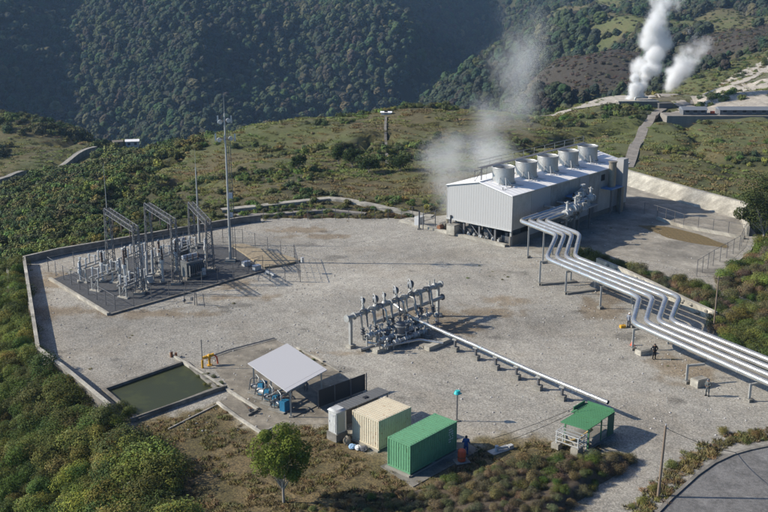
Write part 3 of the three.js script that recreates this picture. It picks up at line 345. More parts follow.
// ---------------------------------------------------------------- the four steam pipes
{
  const p1 = [[31.4, 4.9, -151.2], [19.2, 4.9, -137.5], [23.3, 4.8, -130.1], [20.8, 3.55, -123.0], [29.2, 3.2, -108.4], [26.6, 2.9, -100.8], [35.8, 2.35, -86.0], [46, 2.0, -69.5]];
  const p4 = [[29.9, 4.7, -147.0], [22.9, 4.7, -138.2], [26.6, 4.6, -131.2], [24.6, 3.5, -124.0], [33.9, 3.1, -108.8], [30.9, 2.85, -101.6], [38.1, 2.35, -91.4], [50, 2.0, -73.5]];
  const ends = [[31.4, 4.9, -151.2], [30.5, 4.9, -149.2], [27.85, 4.75, -145.3], [26.4, 4.7, -142.2]];
  const band = std([0.4, 0.4, 0.4], 0.5, 0.3), words = ['front', 'second', 'third', 'rear'];
  for (let k = 0; k < 4; k++) {
    const t = k / 3, pts = p1.map((a, i) => a.map((v, j) => lerp(v, p4[i][j], t))); pts[0] = ends[k];
    const o = thing('steam_pipe', `${words[k]} of the four shining steel steam pipes, counted from the people`, 'pipe', [0, 0, 0], 0, 'four parallel steam pipes');
    add(o, 'pipe_run', pipe(pts, 0.31, 1.15, 18), M.pipeMetal);
    // cladding seams
    for (let i = 1; i < pts.length - 1; i++) { const a = V(...pts[i]), b = V(...pts[i + 1]), d = b.clone().sub(a), n = Math.max(1, Math.floor(d.length() / 3.2)); d.normalize(); for (let j = 1; j < n; j++) { const c = a.clone().lerp(b, j / n); add(o, 'seam', disc(0.325, 0.06, [c.x, c.y, c.z], [d.x, d.y, d.z], 18), band); } }
  }
  // supports: posts and cross arms
  const sup = (x, z, h, len, dir, label, slab) => { const o = thing('pipe_support', label, 'support', [x, 0, z], 0, 'supports under the steam pipes'); add(o, 'post', [box(0.2, h, 0.2)], M.galv); add(o, 'cross_arm', [bar([0, h - 0.1, 0], [dir[0] * len, h - 0.1, dir[1] * len], 0.2, 0.2)], M.galv); if (len > 2) add(o, 'post', [box(0.2, h, 0.2, dir[0] * len, 0, dir[1] * len)], M.galv); add(o, 'footing', [box(0.6, 0.35, 0.6, 0, -0.05, 0, 0.5)], M.concrete); if (slab) add(o, 'footing_beam', [bar([0, 0.1, 0], [dir[0] * slab, 0.1, dir[1] * slab], 1.0, 0.3)], M.concrete); };
  const D = [0.93, -0.37];
  sup(20.3, -135.6, 4.5, 4.0, D, 'slim support post nearest the gable corner'); sup(22.0, -132.9, 4.4, 4.2, D, 'slim support post where the pipes make their first bend');
  sup(20.1, -123.1, 3.2, 4.4, [0.96, -0.26], 'galvanised support on a long concrete beam after the first pipe bend', 5); sup(22.8, -119.4, 3.0, 4.3, D, 'galvanised support before the brown soil under the pipes', 5); sup(26.0, -113.8, 2.8, 4.5, D, 'galvanised support half way along the straight pipe run'); sup(28.3, -107.4, 2.7, 1.2, [0.5, 0.1], 'galvanised bracket under the second pipe bend');
  sup(26.7, -100.4, 2.4, 4.6, D, 'galvanised support behind the person in black'); sup(29.9, -91.5, 1.95, 1.9, [0.93, -0.2], 'bent grey bracket beside the person near the concrete block'); sup(34.6, -87.2, 1.8, 4.8, D, 'pale support block under the pipes farthest from the plant');
  const cl = thing('concrete_block', 'square pale concrete block beside the person under the pipes', 'block', [31.0, 0, -90.9], 0.5); add(cl, 'body', box(1.5, 0.75, 1.0), M.concretePale); add(cl, 'lid', box(1.3, 0.06, 0.85, 0, 0.75), M.concrete);
  const c2 = thing('concrete_block', 'low concrete plinth behind the person in black', 'block', [27.6, 0, -99.3], 0.5); add(c2, 'body', box(1.6, 0.5, 0.9), M.concretePale); add(c2, 'lid', box(1.4, 0.05, 0.7, 0, 0.5), M.concrete);
}
// valve manifold on the wall of the building
{
  const o = thing('wall_manifold', 'cluster of steel valves and pipes on the near wall of the plant', 'manifold', [18.6, 0, -141.1], TURN);
  const rows = [[16.2, 5.6, 1.3], [14.6, 4.4, 2.2], [13.2, 3.5, 2.8], [11.2, 2.7, 3.2]];
  for (let i = 0; i < 4; i++) { const [x, y, z] = rows[i]; add(o, 'branch_pipe', pipe([[x + 2.2, y, 0.1], [x + 2.2, y, z], [x - 1.5 - i * 0.6, y, z]], 0.2, 0.4, 10), M.pipeMetal); const v = add(o, 'valve', [ball(0.42, x + 1, y, z, 1, 1, 1), disc(0.45, 0.1, [x + 0.5, y, z], [1, 0, 0]), disc(0.45, 0.1, [x + 1.5, y, z], [1, 0, 0]), cyl(0.1, 0.9, x + 1, y + 0.3, z, 8)], M.galv); add(v, 'actuator', [disc(0.4, 0.3, [x + 1, y + 1.1, z], [0, 1, 0])], M.whitePaint); add(o, 'flange', [disc(0.4, 0.14, [x + 2.2, y, 0.6], [0, 0, 1]), disc(0.4, 0.14, [x - 0.6, y, z], [1, 0, 0])], M.galv); add(o, 'stand', [box(0.18, y, 0.18, x + 0.4, 0, z), box(0.18, y, 0.18, x - 1.8, 0, z)], M.lattice); }
  add(o, 'header', pipe([[17.6, 5.9, 0.8], [12.2, 5.2, 2.6]], 0.3, 0.4, 12), M.pipeMetal);
  for (let i = 0; i < 9; i++) { const x = 12.6 + (i % 5) * 1.15, z = 3.2 + (i > 4 ? 1.1 : 0) - (i % 5) * 0.35, y = 5.1 - (i > 4 ? 1.2 : 0) + (i % 2) * 0.25; const v = add(o, 'control_valve', [cyl(0.13, 1.0, x, y - 0.3, z, 8), ball(0.26, x, y, z), disc(0.3, 0.09, [x - 0.3, y, z], [1, 0, 0], 12), disc(0.3, 0.09, [x + 0.3, y, z], [1, 0, 0], 12), rod([x - 0.55, y, z], [x + 0.55, y, z], 0.13, 8)], M.whitePaint); add(v, 'actuator', [cyl(0.22, 0.3, x, y + 0.7, z, 10)], M.galv); }
  add(o, 'platform', [box(6.2, 0.08, 1.6, 14.6, 3.9, 3.3)], M.galv);
  // the two shorter pipes end in gate valves and turn to the wall
  for (const [x, z, y] of [[9.6, 4.35, 4.75], [6.1, 5.1, 4.7], [12.2, 3.4, 4.5], [16.4, 2.9, 4.9]]) { const v = add(o, 'gate_valve', [ball(0.55, x + 0.6, y, z, 1, 1.15, 1), disc(0.58, 0.16, [x, y, z], [1, 0, 0], 16), disc(0.58, 0.16, [x + 1.2, y, z], [1, 0, 0], 16), cyl(0.2, 1.5, x + 0.6, y + 0.2, z, 10)], M.whitePaint); add(v, 'handwheel', [ring(0.42, 0.05, [x + 0.6, y + 1.5, z], [0.2, 1, 0.2]), disc(0.12, 0.2, [x + 0.6, y + 1.7, z], [0, 1, 0], 10)], M.galv); add(o, 'branch_pipe', pipe([[x + 1.2, y, z], [x + 2.2, y, z], [x + 2.2, y, 0.1]], 0.24, 0.5, 12), M.pipeMetal); add(o, 'stand', [box(0.2, y - 0.3, 0.2, x + 0.6, 0, z)], M.lattice); add(o, 'branch_pipe', pipe([[x + 0.2, y - 0.7, z + 0.5], [x + 0.2, y - 0.7, 0.1]], 0.12, 0.3, 8), M.galv); add(o, 'flange', [disc(0.4, 0.14, [x + 2.2, y, z * 0.5], [0, 0, 1]), disc(0.24, 0.1, [x + 0.2, y - 0.7, z * 0.6], [0, 0, 1], 12)], M.galv); }
  for (let i = 0; i < 7; i++) { const x = 9.4 + i * 0.95, y = 3.6 + i * 0.05; add(o, 'small_branch', [rod([x, y, 2.2], [x, y, 4.0], 0.12, 8), disc(0.26, 0.1, [x, y, 3.1], [0, 0, 1], 12)], i % 2 ? M.galv : M.pipeMetal); }
  add(o, 'frame', [bar([8, 3.3, 3.8], [18, 3.3, 1.2], 0.15, 0.2), bar([8, 3.3, 2.2], [18, 3.3, 0.6], 0.15, 0.2), ...[9, 12, 15].map(x => box(0.16, 3.3, 0.16, x, 0, 3.4 - (x - 9) * 0.25))], M.lattice);
}
// ---------------------------------------------------------------- steam separator manifold in the middle of the yard
{
  const A = V(-3.6, 0, -101.1), Bp = V(6.3, 0, -111.1), dir = Bp.clone().sub(A).normalize(), len = A.distanceTo(Bp);
  // local axes: x along the header, z towards the camera side
  const o = thing('valve_manifold', 'large grey steel manifold with upright hand wheels in the middle of the gravel yard', 'manifold', [A.x, 0, A.z], Math.atan2(-dir.z, dir.x));
  for (const [x, h, lab] of [[0, 3.3, 0], [len, 3.7, 0]]) { const p = add(o, 'post', [box(0.32, h, 0.32, x, 0, 0)], M.galv); add(p, 'footing', [box(0.8, 0.4, 0.8, x, -0.05, 0)], M.concretePale); }
  const yU = x => lerp(3.45, 3.85, x / len), yL = x => lerp(2.0, 2.35, x / len);
  add(o, 'upper_header', pipe([[-0.6, yU(-0.6), 0], [len + 0.5, yU(len + 0.5), 0]], 0.27, 0.3, 14), M.galv);
  add(o, 'lower_header', pipe([[3.2, yL(3.2), 0.35], [len + 0.5, yL(len + 0.5), 0.35]], 0.24, 0.3, 14), M.galv);
  for (const x of [-0.55, 0.5, 2.2, 4.0, 6.1, 8.4, 10.4, 12.2, 13.6, len + 0.45]) add(o, 'flange', disc(0.42, 0.14, [x, yU(x), 0], [1, 0, 0]), M.galv);
  for (const x of [4.6, 7.2, 9.8, 12.4, len + 0.4]) add(o, 'flange', disc(0.38, 0.14, [x, yL(x), 0.35], [1, 0, 0]), M.lattice);
  for (const x of [12.6, 13.4]) add(o, 'end_valve', [ball(0.36, x, yU(x), 0, 0.8, 1.1, 1), cyl(0.08, 0.9, x, yU(x), 0, 8)], M.galv);
  // valves on the header with hand wheels
  for (const [x, h, r] of [[1.9, 1.35, 0.46], [3.8, 1.0, 0.62], [5.2, 1.1, 0.36], [7.0, 1.15, 0.6], [9.4, 1.25, 0.68]]) {
    const v = add(o, 'valve', [cyl(0.2, h * 0.55, x, yU(x), 0, 10), cyl(0.1, h, x, yU(x), 0, 8), ball(0.34, x, yU(x) + 0.2, 0, 1, 0.9, 1)], M.galv);
    add(v, 'gearbox', [ball(r * 0.75, x, yU(x) + h, 0, 0.9, 1, 0.6)], M.darkSteel); add(v, 'handwheel', [ring(r, 0.05, [x - 0.25, yU(x) + h + 0.05, 0.1], [0.9, 0.1, 0.5]), rod([x - 0.25, yU(x) + h - r, 0.1], [x - 0.25, yU(x) + h + r, 0.1], 0.03), disc(r * 0.5, 0.08, [x - 0.28, yU(x) + h + 0.05, 0.12], [0.9, 0.1, 0.5])], M.whitePaint);
  }
  // drop legs, branches and small valves under the headers
  for (let i = 0; i < 8; i++) { const x = 1.2 + i * 1.55, z = 0.7 + (i % 3) * 0.5; add(o, 'drop_leg', pipe([[x, yU(x), 0], [x, yU(x), z * 0.6], [x, 0.7, z], [x + 0.9, 0.7, z + 0.4]], 0.12, 0.3, 8), i % 2 ? M.galv : M.pipeMetal); const v = add(o, 'branch_valve', [ball(0.24, x, 1.7, z * 0.9), disc(0.28, 0.08, [x, 2.0, z * 0.85], [0, 1, 0], 12), disc(0.28, 0.08, [x, 1.4, z * 0.95], [0, 1, 0], 12)], M.lattice); add(v, 'handwheel', [ring(0.22, 0.03, [x, 1.75, z * 0.9 + 0.55], [0, 0, 1]), rod([x, 1.75, z * 0.9], [x, 1.75, z * 0.9 + 0.55], 0.04)], M.darkSteel); }
  add(o, 'ground_pipe', pipe([[-0.2, 0.35, 1.9], [3, 0.35, 2.3], [7.5, 0.4, 2.6]], 0.13, 0.4, 10), M.galv); add(o, 'ground_pipe', pipe([[1.4, 0.5, 1.2], [2.2, 0.5, 3.4], [6.0, 0.5, 4.6], [7.0, 0.5, 7.2]], 0.15, 0.5, 10), M.pipeMetal); add(o, 'ground_pipe', pipe([[5.2, 0.7, 1.0], [5.9, 0.7, 3.0], [8.4, 0.7, 3.6]], 0.17, 0.5, 10), M.galv); add(o, 'ground_pipe', pipe([[3.4, 1.1, 0.6], [3.4, 1.1, 3.0], [6.6, 1.1, 3.0]], 0.1, 0.3, 8), M.galv);
  for (const [z, y, a, b] of [[1.7, 1.5, 0.6, 11.2], [2.7, 1.05, 1.6, 9.4], [3.7, 0.75, 2.6, 8.6]]) { add(o, 'skid_header', pipe([[a, y, z], [b, y, z]], 0.19, 0.3, 12), M.galv); for (let x = a + 0.7; x < b; x += 1.5) { const v = add(o, 'skid_valve', [ball(0.27, x, y, z), disc(0.31, 0.1, [x - 0.35, y, z], [1, 0, 0], 14), disc(0.31, 0.1, [x + 0.35, y, z], [1, 0, 0], 14), cyl(0.07, 0.8, x, y, z, 8)], M.whitePaint); add(v, 'handwheel', ring(0.24, 0.035, [x, y + 0.8, z], [0.2, 1, 0.1]), M.galv); } for (let x = a + 0.2; x < b; x += 2.4) add(o, 'skid_stand', box(0.14, y, 0.14, x, 0, z), M.galv); }
  // pump cluster
  const c = add(o, 'separator', [cyl(0.55, 2.0, 4.6, 0.3, 3.0, 16), ball(0.55, 4.6, 2.3, 3.0, 1, 0.5, 1), cyl(0.12, 0.7, 4.6, 2.4, 3.0, 8)], M.lattice); add(c, 'flange', [disc(0.66, 0.12, [4.6, 1.2, 3.0], [0, 1, 0]), disc(0.66, 0.12, [4.6, 2.1, 3.0], [0, 1, 0])], M.galv);
  for (const [x, z] of [[5.9, 2.0], [6.6, 1.3], [3.5, 2.2], [7.6, 2.2], [2.6, 1.6], [8.6, 1.5]]) { const v = add(o, 'pump', [cyl(0.3, 0.9, x, 0.3, z, 10), disc(0.3, 0.7, [x, 0.6, z + 0.3], [0.5, 0, 1], 12), ball(0.3, x, 1.25, z)], x % 2 > 1 ? M.darkSteel : M.galv); add(v, 'flange', [disc(0.36, 0.1, [x, 1.0, z], [0, 1, 0], 12)], M.galv); }
  for (let i = 0; i < 22; i++) { const x = 1.0 + rnd() * 9.5, z = 0.6 + rnd() * 3.2, h = 0.5 + rnd() * 1.5; const v = add(o, 'instrument', [cyl(0.06, h, x, 0.2, z, 6), disc(0.2, 0.14, [x, 0.2 + h * 0.6, z], [rnd(), 0.2, rnd()], 10), ball(0.16, x, 0.25 + h, z), rod([x - 0.5, 0.3 + h * 0.4, z], [x + 0.5, 0.3 + h * 0.4, z + 0.2], 0.07)], i % 3 ? M.galv : i % 2 ? M.whitePaint : M.darkSteel); }
  for (let i = 0; i < 9; i++) { const x = 1.4 + i * 1.25; add(o, 'crossover_pipe', pipe([[x, yU(x), 0], [x, yU(x) + 0.45, 0.1], [x + 0.5, yU(x) + 0.45, 0.5], [x + 0.5, yL(x), 0.7]], 0.09, 0.2, 8), i % 2 ? M.galv : M.lattice); }
  // concrete sleepers
  for (const [x, z, l] of [[3.1, 2.5, 5.0], [7.2, 5.9, 4.3]]) { add(o, 'sleeper', box(l, 0.5, 0.75, x, -0.05, z + 0.55, 0.02), M.concretePale); add(o, 'sleeper', box(l * 0.95, 0.35, 0.6, x, -0.05, z - 0.35, 0.02), M.concrete); }
  add(o, 'sleeper', bar([-0.1, 0.15, 1.6], [3.0, 0.15, 2.3], 0.3, 0.3), M.concrete);
}
// ---------------------------------------------------------------- single pipe to the green shelter
{
  const o = thing('branch_pipeline', 'single thin steel pipe on short supports leading to the green shelter', 'pipe');
  const pts = [[1.0, 2.6, -108.4], [3.0, 1.75, -105.9], [6.3, 1.65, -101.6], [9.5, 1.6, -97.6], [14.3, 1.6, -90.9], [20.3, 1.65, -83.3]];
  add(o, 'pipe_run', pipe(pts, 0.2, 0.6, 14), M.pipeMetal);
  for (let i = 1; i < 5; i++) { const a = V(...pts[i]), b = V(...pts[i + 1]), d = b.clone().sub(a), n = Math.max(1, Math.round(d.length() / 2.2)); d.normalize(); for (let j = 0; j < n; j++) { const c = a.clone().lerp(b, (j + 0.5) / n); add(o, 'joint_band', disc(0.225, 0.12, [c.x, c.y, c.z], [d.x, d.y, d.z], 14), M.galv); } }
  const ped = [[4.9, -103.6], [7.6, -100.0], [9.6, -97.6], [11.4, -95.0], [13.2, -92.5], [15.0, -89.9], [16.9, -87.5]], w = ['first', 'second', 'third', 'fourth', 'fifth', 'sixth', 'seventh'];
  ped.forEach(([x, z], i) => { const s = thing('pipe_pedestal', `${w[i]} short pedestal under the thin pipe, counted from the manifold`, 'support', [x, 0, z], TURN - 1.5, 'pedestals under the thin pipe'); add(s, 'footing', [box(0.75, 0.55, 0.6, 0, -0.05)], M.concrete); add(s, 'post', [box(0.16, 0.8, 0.3, 0, 0.5)], M.lattice); add(s, 'saddle', [box(0.5, 0.12, 0.45, 0, 1.28)], M.galv); });
}
// ---------------------------------------------------------------- green shelter at the pipe's end
{
  const o = thing('green_shelter', 'small shelter with green ribbed roof at the end of the thin pipe', 'shelter', [17.0, 0, -77.1], TURN); o.scale.y = 0.88;
  // local x along the long side (away), z towards camera right; footprint about 4.2 x 2.6
  const roof = (x0, x1, z0, z1, ya, yb, name, mat) => { const gs = []; const w = z1 - z0, ang = Math.atan2(ya - yb, w), g = new THREE.BoxGeometry(x1 - x0, 0.06, Math.hypot(w, ya - yb)); g.rotateX(ang); g.translate((x0 + x1) / 2, (ya + yb) / 2, (z0 + z1) / 2); gs.push(g); for (let x = x0 + 0.1; x < x1; x += 0.26) { const r = new THREE.BoxGeometry(0.06, 0.06, Math.hypot(w, ya - yb)); r.rotateX(ang); r.translate(x, (ya + yb) / 2 + 0.05, (z0 + z1) / 2); gs.push(r); } return add(o, name, gs, mat); };
  roof(-0.2, 2.0, -2.3, 0.35, 2.3, 2.38, 'roof_sheet', M.greenRoof); roof(1.95, 4.4, -2.6, 0.35, 2.42, 2.5, 'roof_sheet', M.greenRoof); add(o, 'upstand', [box(0.06, 0.45, 2.6, 4.42, 2.3, -1.1), box(1.9, 0.5, 0.06, 3.4, 2.25, -2.65)], M.greenRoof);
  for (const [x, z, h] of [[0.3, 0.2, 2.2], [0.3, -2.1, 2.1], [2.4, 0.2, 2.3], [4.5, 0.2, 2.45], [4.5, -2.4, 2.4]]) add(o, 'post', box(0.1, h, 0.1, x, 0, z), M.greenRoof);
  add(o, 'rear_wall', [box(1.0, 2.3, 0.08, 4.0, 0, 0.22)], std([0.05, 0.12, 0.07], 0.7)); add(o, 'low_wall', [box(2.6, 0.9, 0.18, 2.2, 0, 0.1), box(0.18, 0.9, 2.2, 0.3, 0, -1.0)], M.concrete); add(o, 'base', box(4.8, 0.1, 3.0, 2.3, 0, -1.1), M.concreteDark);
  // open pipe rack at the near end
  for (const [x, z] of [[-1.2, -2.0], [-1.2, 0.1], [0.0, -2.1], [0.0, 0.2]]) add(o, 'rack_post', box(0.09, 1.9, 0.09, x, 0, z), M.whitePaint);
  for (const y of [0.9, 1.35, 1.85]) add(o, 'rack_rail', [bar([-1.25, y, -2.1], [-1.25, y, 0.2], 0.07, 0.07), bar([-1.25, y, 0.15], [0.1, y, 0.2], 0.07, 0.07), bar([-1.25, y, -2.05], [0.1, y, -2.1], 0.07, 0.07)], M.whitePaint);
  add(o, 'rack_deck', [bar([-0.9, 1.9, -2.1], [-0.9, 1.9, 0.2], 0.25, 0.04), bar([-0.35, 1.9, -2.1], [-0.35, 1.9, 0.2], 0.2, 0.04)], M.galv); add(o, 'rack_pipe', pipe([[-1.0, 0.7, -1.4], [0.6, 0.7, -0.9], [2.6, 0.9, -0.8]], 0.14, 0.3, 10), std([0.5, 0.36, 0.16], 0.7)); add(o, 'footing', [box(0.9, 0.8, 0.7, -1.0, 0, -0.1), box(0.7, 0.6, 0.7, -1.1, 0, -2.0)], M.concretePale);
}

// ---------------------------------------------------------------- shipping containers and cabinets
function container(name, label, L, W, H, mat, pos, turn) {
  // local: x along the length from the near end, z = 0 the long near side, -W the far side
  const o = thing(name, label, 'container', pos, turn);
  const rib = (n, span, mk) => { const gs = []; for (let i = 0; i < n; i++) gs.push(mk((i + 0.5) * span / n)); return gs; };
  const fr = 0.1;
  add(o, 'frame', [box(fr, H, fr, 0.05, 0, -0.05), box(fr, H, fr, L - 0.05, 0, -0.05), box(fr, H, fr, 0.05, 0, -W + 0.05), box(fr, H, fr, L - 0.05, 0, -W + 0.05), box(L - 0.22, 0.12, 0.1, L / 2, H - 0.125, -0.055), box(L - 0.22, 0.12, 0.1, L / 2, H - 0.125, -W + 0.055), box(L - 0.22, 0.14, 0.1, L / 2, 0.004, -0.055), box(L - 0.22, 0.14, 0.1, L / 2, 0.004, -W + 0.055), box(0.1, 0.12, W - 0.22, 0.055, H - 0.125, -W / 2), box(0.1, 0.12, W - 0.22, L - 0.055, H - 0.125, -W / 2), box(0.1, 0.14, W - 0.22, 0.055, 0.004, -W / 2), box(0.1, 0.14, W - 0.22, L - 0.055, 0.004, -W / 2)], mat);
  for (const z of [-0.07, -W + 0.07]) add(o, 'side_wall', [box(L - 0.2, H - 0.28, 0.03, L / 2, 0.14, z), ...rib(Math.round(L / 0.28), L - 0.3, x => box(0.14, H - 0.3, 0.05, x + 0.15, 0.15, z + (z > -1 ? 0.02 : -0.02)))], mat);
  for (const x of [0.07, L - 0.07]) add(o, 'end_wall', [box(0.03, H - 0.28, W - 0.2, x, 0.14, -W / 2), ...rib(Math.round(W / 0.3), W - 0.3, z => box(0.05, H - 0.3, 0.15, x + (x < 1 ? -0.02 : 0.02), 0.15, -z - 0.15))], mat);
  add(o, 'roof', [box(L - 0.2, 0.03, W - 0.2, L / 2, H - 0.05, -W / 2), ...rib(Math.round(L / 0.3), L - 0.3, x => box(0.15, 0.04, W - 0.24, x + 0.15, H - 0.025, -W / 2))], mat);
  add(o, 'corner_casting', [[0.09, -0.09], [L - 0.09, -0.09], [0.09, -W + 0.09], [L - 0.09, -W + 0.09]].flatMap(([x, z]) => [box(0.19, 0.12, 0.19, x, H - 0.105, z), box(0.19, 0.12, 0.19, x, -0.008, z)]), mat);
  return o;
}
{
  const g = container('shipping_container', 'green corrugated shipping container beside the person in blue', 6.06, 2.44, 2.55, M.green, [2.1, 0.22, -72.55], 0.835 + 0.0);
  add(g, 'sleeper', [bar([-0.12, -0.08, 0.1], [-0.12, -0.08, -2.55], 0.25, 0.16), bar([3, -0.08, 0.1], [3, -0.08, -2.55], 0.25, 0.16), bar([6.1, -0.08, 0.1], [6.1, -0.08, -2.55], 0.25, 0.16), bar([-0.1, -0.1, 0.12], [6.1, -0.1, 0.12], 0.12, 0.12)], M.concretePale);
  // white stencilled code rows by the far end of the shaded side
  const cv = document.createElement('canvas'); cv.width = 128; cv.height = 256; const c = cv.getContext('2d'); c.clearRect(0, 0, 128, 256); c.fillStyle = '#c9d6d0'; for (let r = 0; r < 6; r++) for (let k = 0; k < 4; k++) if (hash(r * 7 + 3, k * 5) > 0.2) c.fillRect(14 + k * 27, 12 + r * 40, 17, 24);
  const tx = new THREE.CanvasTexture(cv); tx.colorSpace = THREE.SRGBColorSpace; const pl = new THREE.PlaneGeometry(0.75, 1.4); pl.translate(5.25, 1.55, 0.006);
  add(g, 'stencil_marking', pl, new THREE.MeshStandardMaterial({ map: tx, alphaTest: 0.5, roughness: 0.7 }));
  const b = container('shipping_container', 'beige corrugated container between the green one and the grey lean-to', 4.05, 3.2, 2.68, M.beige, [-0.45, 0.12, -76.95], 0.80);
  add(b, 'sleeper', [bar([-0.1, -0.05, 0.1], [-0.1, -0.05, -3.2], 0.25, 0.14), bar([4.1, -0.05, 0.1], [4.1, -0.05, -3.2], 0.25, 0.14)], M.concretePale);
  // lean-to with dark roof behind the beige one
  const l = thing('lean_to', 'grey flat roofed lean-to behind the beige container', 'shelter', [-3.35, 0, -80.3], 0.79);
  add(l, 'roof', (() => { const gs = [box(5.6, 0.07, 1.5, 2.6, 2.32, -0.6)]; for (let x = 0; x < 5.4; x += 0.35) gs.push(box(0.05, 0.04, 1.5, x, 2.38, -0.6)); return gs; })(), M.greyRoof);
  for (const [x, z] of [[0, 0], [0, -1.2], [5.2, 0], [5.2, -1.2], [2.6, -1.2]]) add(l, 'post', box(0.09, 2.3, 0.09, x, 0, z), M.galv);
  add(l, 'rear_wall', box(5.2, 2.2, 0.06, 2.6, 0, -1.3), M.greyRoof); add(l, 'roof_patch', box(0.5, 0.05, 0.3, 2.9, 2.44, -0.5), M.black);
  // white cabinet
  const w = thing('white_cabinet', 'tall white cabinet on a stone plinth beside the grey lean-to', 'cabinet', [-4.1, 0, -78.9], 0.75);
  add(w, 'plinth', box(1.3, 0.75, 1.3, 0.35, 0, -0.35), M.concreteDark); add(w, 'body', box(1.05, 2.0, 1.05, 0.35, 0.75, -0.35), M.whitePaint);
  const lid = new THREE.CylinderGeometry(0.62, 0.86, 0.2, 4); lid.rotateY(Math.PI / 4); lid.translate(0.35, 2.85, -0.35); add(w, 'roof', lid, M.whitePaint); const d = add(w, 'door', box(0.04, 1.7, 0.85, -0.19, 0.9, -0.35), M.whitePaint); add(d, 'handle', box(0.03, 0.16, 0.05, -0.22, 1.7, -0.65), M.darkSteel); add(w, 'side_panel', box(0.7, 1.6, 0.03, 0.35, 0.95, 0.185), std([0.42, 0.42, 0.36], 0.6)); add(w, 'vent', box(0.03, 0.2, 0.35, -0.215, 2.3, -0.3), M.porcelainGrey);
  // litter in the shade of the beige container
  const lit = [['crumpled pale blue sheet on the ground beside the white cabinet', [-2.7, 0.02, -77.6], [0.24, 0.38, 0.55], 'sheet'], ['crumpled white bag between the cabinet and the beige container', [-2.2, 0.02, -77.4], [0.6, 0.6, 0.6], 'bag'], ['brown sack leaning on the plinth of the white cabinet', [-3.2, 0.02, -78.4], [0.2, 0.17, 0.13], 'sack'], ['small dark bundle beside the beige container wall', [-1.7, 0.02, -77.2], [0.08, 0.08, 0.09], 'bundle']];
  lit.forEach(([label, p, c, cat], i) => { const g = new THREE.IcosahedronGeometry(0.34, 2), q = g.attributes.position; for (let k = 0; k < q.count; k++) { const n = 0.6 + 0.8 * fbm(q.getX(k) * 5 + i * 9, q.getY(k) * 5 + q.getZ(k) * 7, 2); q.setXYZ(k, q.getX(k) * n, Math.max(0, (q.getY(k) + 0.2) * n * (i === 2 ? 1.3 : 0.6)), q.getZ(k) * n); } g.computeVertexNormals(); const o = add(scene, 'discarded_' + cat, g, std(c, 0.8)); o.position.set(...p); tag(o, label, cat); });
  // dark fence panel
  const f = thing('screen_panel', 'black screen panel between the pump shelter and the lean-to', 'screen'); for (let i = 0; i < 3; i++) { const a = [lerp(-6.1, -1.8, i / 3), lerp(-85.6, -89.6, i / 3)], b = [lerp(-6.1, -1.8, (i + 0.97) / 3), lerp(-85.6, -89.6, (i + 0.97) / 3)]; add(f, 'panel', bar([a[0], 0.95, a[1]], [b[0], 0.95, b[1]], 0.06, 1.7), M.darkPanel); } for (let i = 0; i <= 3; i++) add(f, 'post', box(0.1, 1.9, 0.1, lerp(-6.15, -1.75, i / 3) + 0.05, 0, lerp(-85.6, -89.6, i / 3) + 0.06), M.darkSteel);
}
